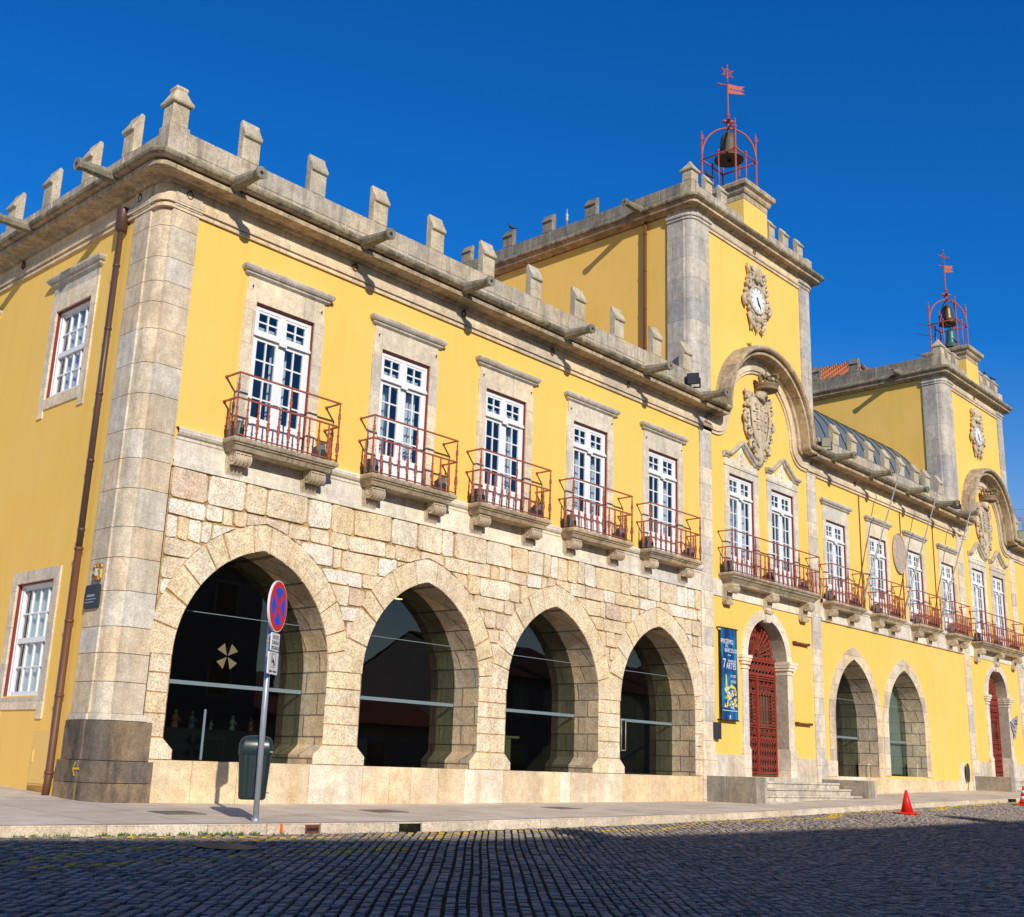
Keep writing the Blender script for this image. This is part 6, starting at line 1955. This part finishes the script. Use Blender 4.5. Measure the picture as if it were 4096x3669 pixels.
# grass in the gutter and at the foot of the wall
g = MB(); rg_ = random.Random(21)
def tuft(x, y, z, n, h, sp):
    for _ in range(n):
        a = rg_.uniform(0, 6.28); d = rg_.uniform(0, sp); bx, by = x+d*math.cos(a), y+d*math.sin(a)*.4
        hh = h*rg_.uniform(.5, 1.2); t = rg_.uniform(0, 6.28); w_ = rg_.uniform(.004, .009); l = rg_.uniform(.2, .7)*hh
        ux, uy = math.cos(t), math.sin(t)
        g.tint = rg_.random()
        g.poly([(bx-uy*w_, by+ux*w_, z), (bx+uy*w_, by-ux*w_, z), (bx+ux*l*.5+uy*w_*.7, by+uy*l*.5-ux*w_*.7, z+hh*.65), (bx+ux*l, by+uy*l, z+hh)])
for k in range(60):
    x = rg_.choice([rg_.uniform(-2.9, 1.1), rg_.uniform(-2.9, 1.1), rg_.uniform(-1.6, .4)])
    tuft(x, KY-.06, zroad(x, KY-.06)-.01, rg_.randint(4, 18), rg_.uniform(.02, .055), rg_.uniform(.04, .12))
for k in range(26):
    x = rg_.uniform(1, 14); tuft(x, rg_.choice([-.04, KY-.05]), zpave(x, -.04) if rg_.random() < .0 else zroad(x, KY-.05)-.01, 6, .025, .05)
tuft(18.35, -.22, 12.93, 40, .12, .12)
tag(g.build('grass', 'grass', recalc=False), kind='stuff')

# display board and lamps inside the arcade
m = MB(); m.box(9.75, 10.45, 1.5, 1.56, 1.02, 1.78); m.box(10.45, 10.6, 1.45, 1.56, 1.02, 1.70); m.box(10.28, 10.85, 1.42, 1.6, 1.70, 1.75)
tag(m.build('display_stand', 'beige'), 'pale beige display stand behind the glass of the third arch', 'display stand')
root = empty('spotlight', (6.85, 1.3, 4.30)); tag(root, 'small warm lit spotlight under the top of the second arch', 'lamp')
m = MB(); m.box(-.14, .14, -.06, .06, .03, .10); m.build('lamp_housing', 'black', root)
m = MB(); m.box(-.12, .12, -.05, .05, .018, .029); m.build('lamp_face', 'lit', root)
root = empty('spotlight', (4.45, 1.6, 3.45)); tag(root, 'small white spotlight glinting behind the glass of the first arch', 'lamp')
m = MB(); m.tube([(0, 0, 0), (0, .1, .06)], .03, 8); m.build('lamp_housing', 'black', root)
m = MB(); m.ball((0, -.015, -.005), .022); m.build('lamp_face', 'led', root)
# clay figures of the exhibition on a long shelf behind the glass
m = MB(); m.box(1.0, 8.2, 3.5, 3.95, 1.0, 1.60); tag(m.build('display_shelf', 'black'), 'long dark display shelf behind the glass of the first two arches', 'shelf')
rf_ = random.Random(8)
for k in range(16):
    x = 1.35+k*.43+rf_.uniform(-.08, .08); h = rf_.uniform(.18, .36)
    root = empty('clay_figure', (x, 3.65, 1.60)); tag(root, 'small painted clay figure on the display shelf behind the arcade glass', 'figurine', 'clay figures on the display shelf')
    mt = 'clay%d' % rf_.randrange(4)
    m = MB(); m.lathe((0, 0, 0), [(h*.22, 0), (h*.20, h*.1), (h*.12, h*.5), (h*.17, h*.68), (h*.06, h*.76)], 10); m.tube([(h*.14, 0, h*.62), (h*.26, -.03, h*.42), (h*.14, -.08, h*.40)], h*.04, 5); m.tube([(-h*.14, 0, h*.62), (-h*.26, -.03, h*.45), (-h*.12, -.08, h*.42)], h*.04, 5); m.build('figure_body', mt, root)
    m = MB(); m.ball((0, 0, h*.86), h*.11); m.lathe((0, 0, h*.9), [(h*.15, 0), (h*.09, h*.02), (h*.07, h*.1)], 10); m.build('figure_head', 'clay%d' % rf_.randrange(4), root)
# white curtain in the last arch
m = MB(); m.smooth = True
pts = [(26.66+.075*i, .80+.035*math.sin(i*1.7)) for i in range(36)]
m.grid([[(x, y, 1.27) for x, y in pts], [(x, y, 4.3) for x, y in pts]])
tag(m.build('arch_curtain', 'curtain'), 'white curtain hanging behind the glass of the arch left of the farther tower', 'curtain')
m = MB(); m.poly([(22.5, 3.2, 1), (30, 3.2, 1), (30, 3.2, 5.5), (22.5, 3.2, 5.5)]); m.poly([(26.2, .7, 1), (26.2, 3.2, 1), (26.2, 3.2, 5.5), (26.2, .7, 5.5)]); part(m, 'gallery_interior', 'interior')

# ------------------------------------------------------------------ the houses across the square (they shade the road and show in the glass)
def house(x0, x1, yf, yb, eave, ridge, wallm, label, floors, n, z0=-.6, ridge2=None):
    root = empty('house', ((x0+x1)/2, (yf+yb)/2, z0)); tag(root, label, 'house', 'houses across the square')
    ox, oy, oz = -(x0+x1)/2, -(yf+yb)/2, -z0
    F = lambda p: (p[0]+ox, p[1]+oy, p[2]+oz)
    m = MB(F); m.box(x0, x1, yb, yf, z0, eave)
    ym = (yf+yb)/2; rz2 = ridge2 or ridge
    m.prism([(x0, yb, eave), (x0, yf, eave), (x0, ym, ridge-.1)], (.02, 0, 0)); m.prism([(x1-.02, yb, eave), (x1-.02, yf, eave), (x1-.02, ym, rz2-.1)], (.02, 0, 0))
    m.build('wall', wallm, root)
    r_ = MB(F)
    r_.grid([[(x0-.02, yf+.5, eave-.05), (x1+.02, yf+.5, eave-.05)], [(x0-.02, ym, ridge), (x1+.02, ym, rz2)], [(x0-.02, yb-.5, eave-.05), (x1+.02, yb-.5, eave-.05)]])
    ro = r_.build('roof', 'tiles', root)
    c = MB(F); cx = x0+(x1-x0)*.3; c.box(cx, cx+.7, ym+.4, ym+1.0, ridge-1.0, ridge+.0 if eave > 7 else ridge+.7); c.build('chimney', 'creamwall', ro)
    fh = (eave-z0)/floors
    for f in range(floors):
        for i in range(n):
            xm = x0+(x1-x0)*(i+.5)/n; zb = z0+f*fh+(.9 if f else .05); zt_ = z0+f*fh+2.5
            w_ = MB(F); w_.box(xm-.6, xm+.6, yf-.1, yf+.05, zb, zt_); wo = w_.build('window' if f else 'door', 'whitewall', root)
            g_ = MB(F); g_.box(xm-.48, xm+.48, yf+.051, yf+.06, zb+.1, zt_-.12); g_.build('pane', 'darkpane', wo)
house(-27, -8.6, -24, -34, 9.4, 14.2, 'creamwall', 'cream three-storey house across the square, left end of the row', 3, 5, ridge2=12.85)
house(-8.55, 2.0, -24, -34, 9.2, 12.82, 'whitewall', 'white three-storey house across the square, middle of the tall row', 3, 3, ridge2=12.36)
house(2.05, 20.5, -24, -34, 9.0, 12.3, 'greywall', 'grey three-storey house across the square, right end of the tall row', 3, 5, ridge2=11.5)
house(21.2, 35.5, -27, -36, 3.0, 4.6, 'whitewall', 'low white single-storey house across the square', 1, 4, z0=-.3)
house(35.6, 46, -26, -36, 6.0, 8.4, 'greywall', 'grey two-storey house with balcony row across the square', 2, 4, z0=-.2)
house(46.05, 62, -26, -36, 5.8, 8.1, 'whitewall', 'white two-storey house far across the square', 2, 5, z0=0)
house(64, 80, -28, -40, 7, 9.6, 'creamwall', 'cream two-storey house farthest across the square', 2, 5, z0=.5)
m = MB(); m.smooth = True
rows = []
for i in range(9):
    rows.append([(x, -120-70*i*.5, -1.2+ (9+5*math.sin(x*.021+1)+3*math.sin(x*.05))*math.sin(min(1, i/5)*math.pi/2)) for x in frange(-300, 500, 60)])
m.grid(rows); tag(m.build('hills', 'ground'), kind='structure')

# tower crane far behind the right end
root = empty('tower_crane', (195, 25, 0)); root.rotation_euler = (0, 0, R(-70.6)); tag(root, 'red lattice jib of a distant tower crane above the roof at the right edge', 'crane')
m = MB()
def lattice(mb, a, b, w_, n, r_=.06):
    a, b = Vector(a), Vector(b); d = (b-a)/n
    offs = (Vector((0, 0, w_)), Vector((0, w_*.5, 0)), Vector((0, -w_*.5, 0)))
    for o in offs: mb.tube([a+o, b+o], r_, 5)
    for i in range(n):
        p, q = a+d*i, a+d*(i+1)
        mb.tube([p+offs[1], (p+q)/2+offs[0], q+offs[1]], r_*.6, 4); mb.tube([p+offs[2], (p+q)/2+offs[0], q+offs[2]], r_*.6, 4); mb.tube([p+offs[1], p+offs[2]], r_*.6, 4)
CRZ = 44.0
lattice(m, (-46, 0, CRZ), (14, 0, CRZ), 1.7, 34); m.build('jib', 'crane', root)
m = MB(); m.box(-.8, .8, -.8, .8, 0, CRZ); m.tube([(0, 0, CRZ), (0, 0, CRZ+7)], .3, 6)
m.build('mast', 'crane', root)
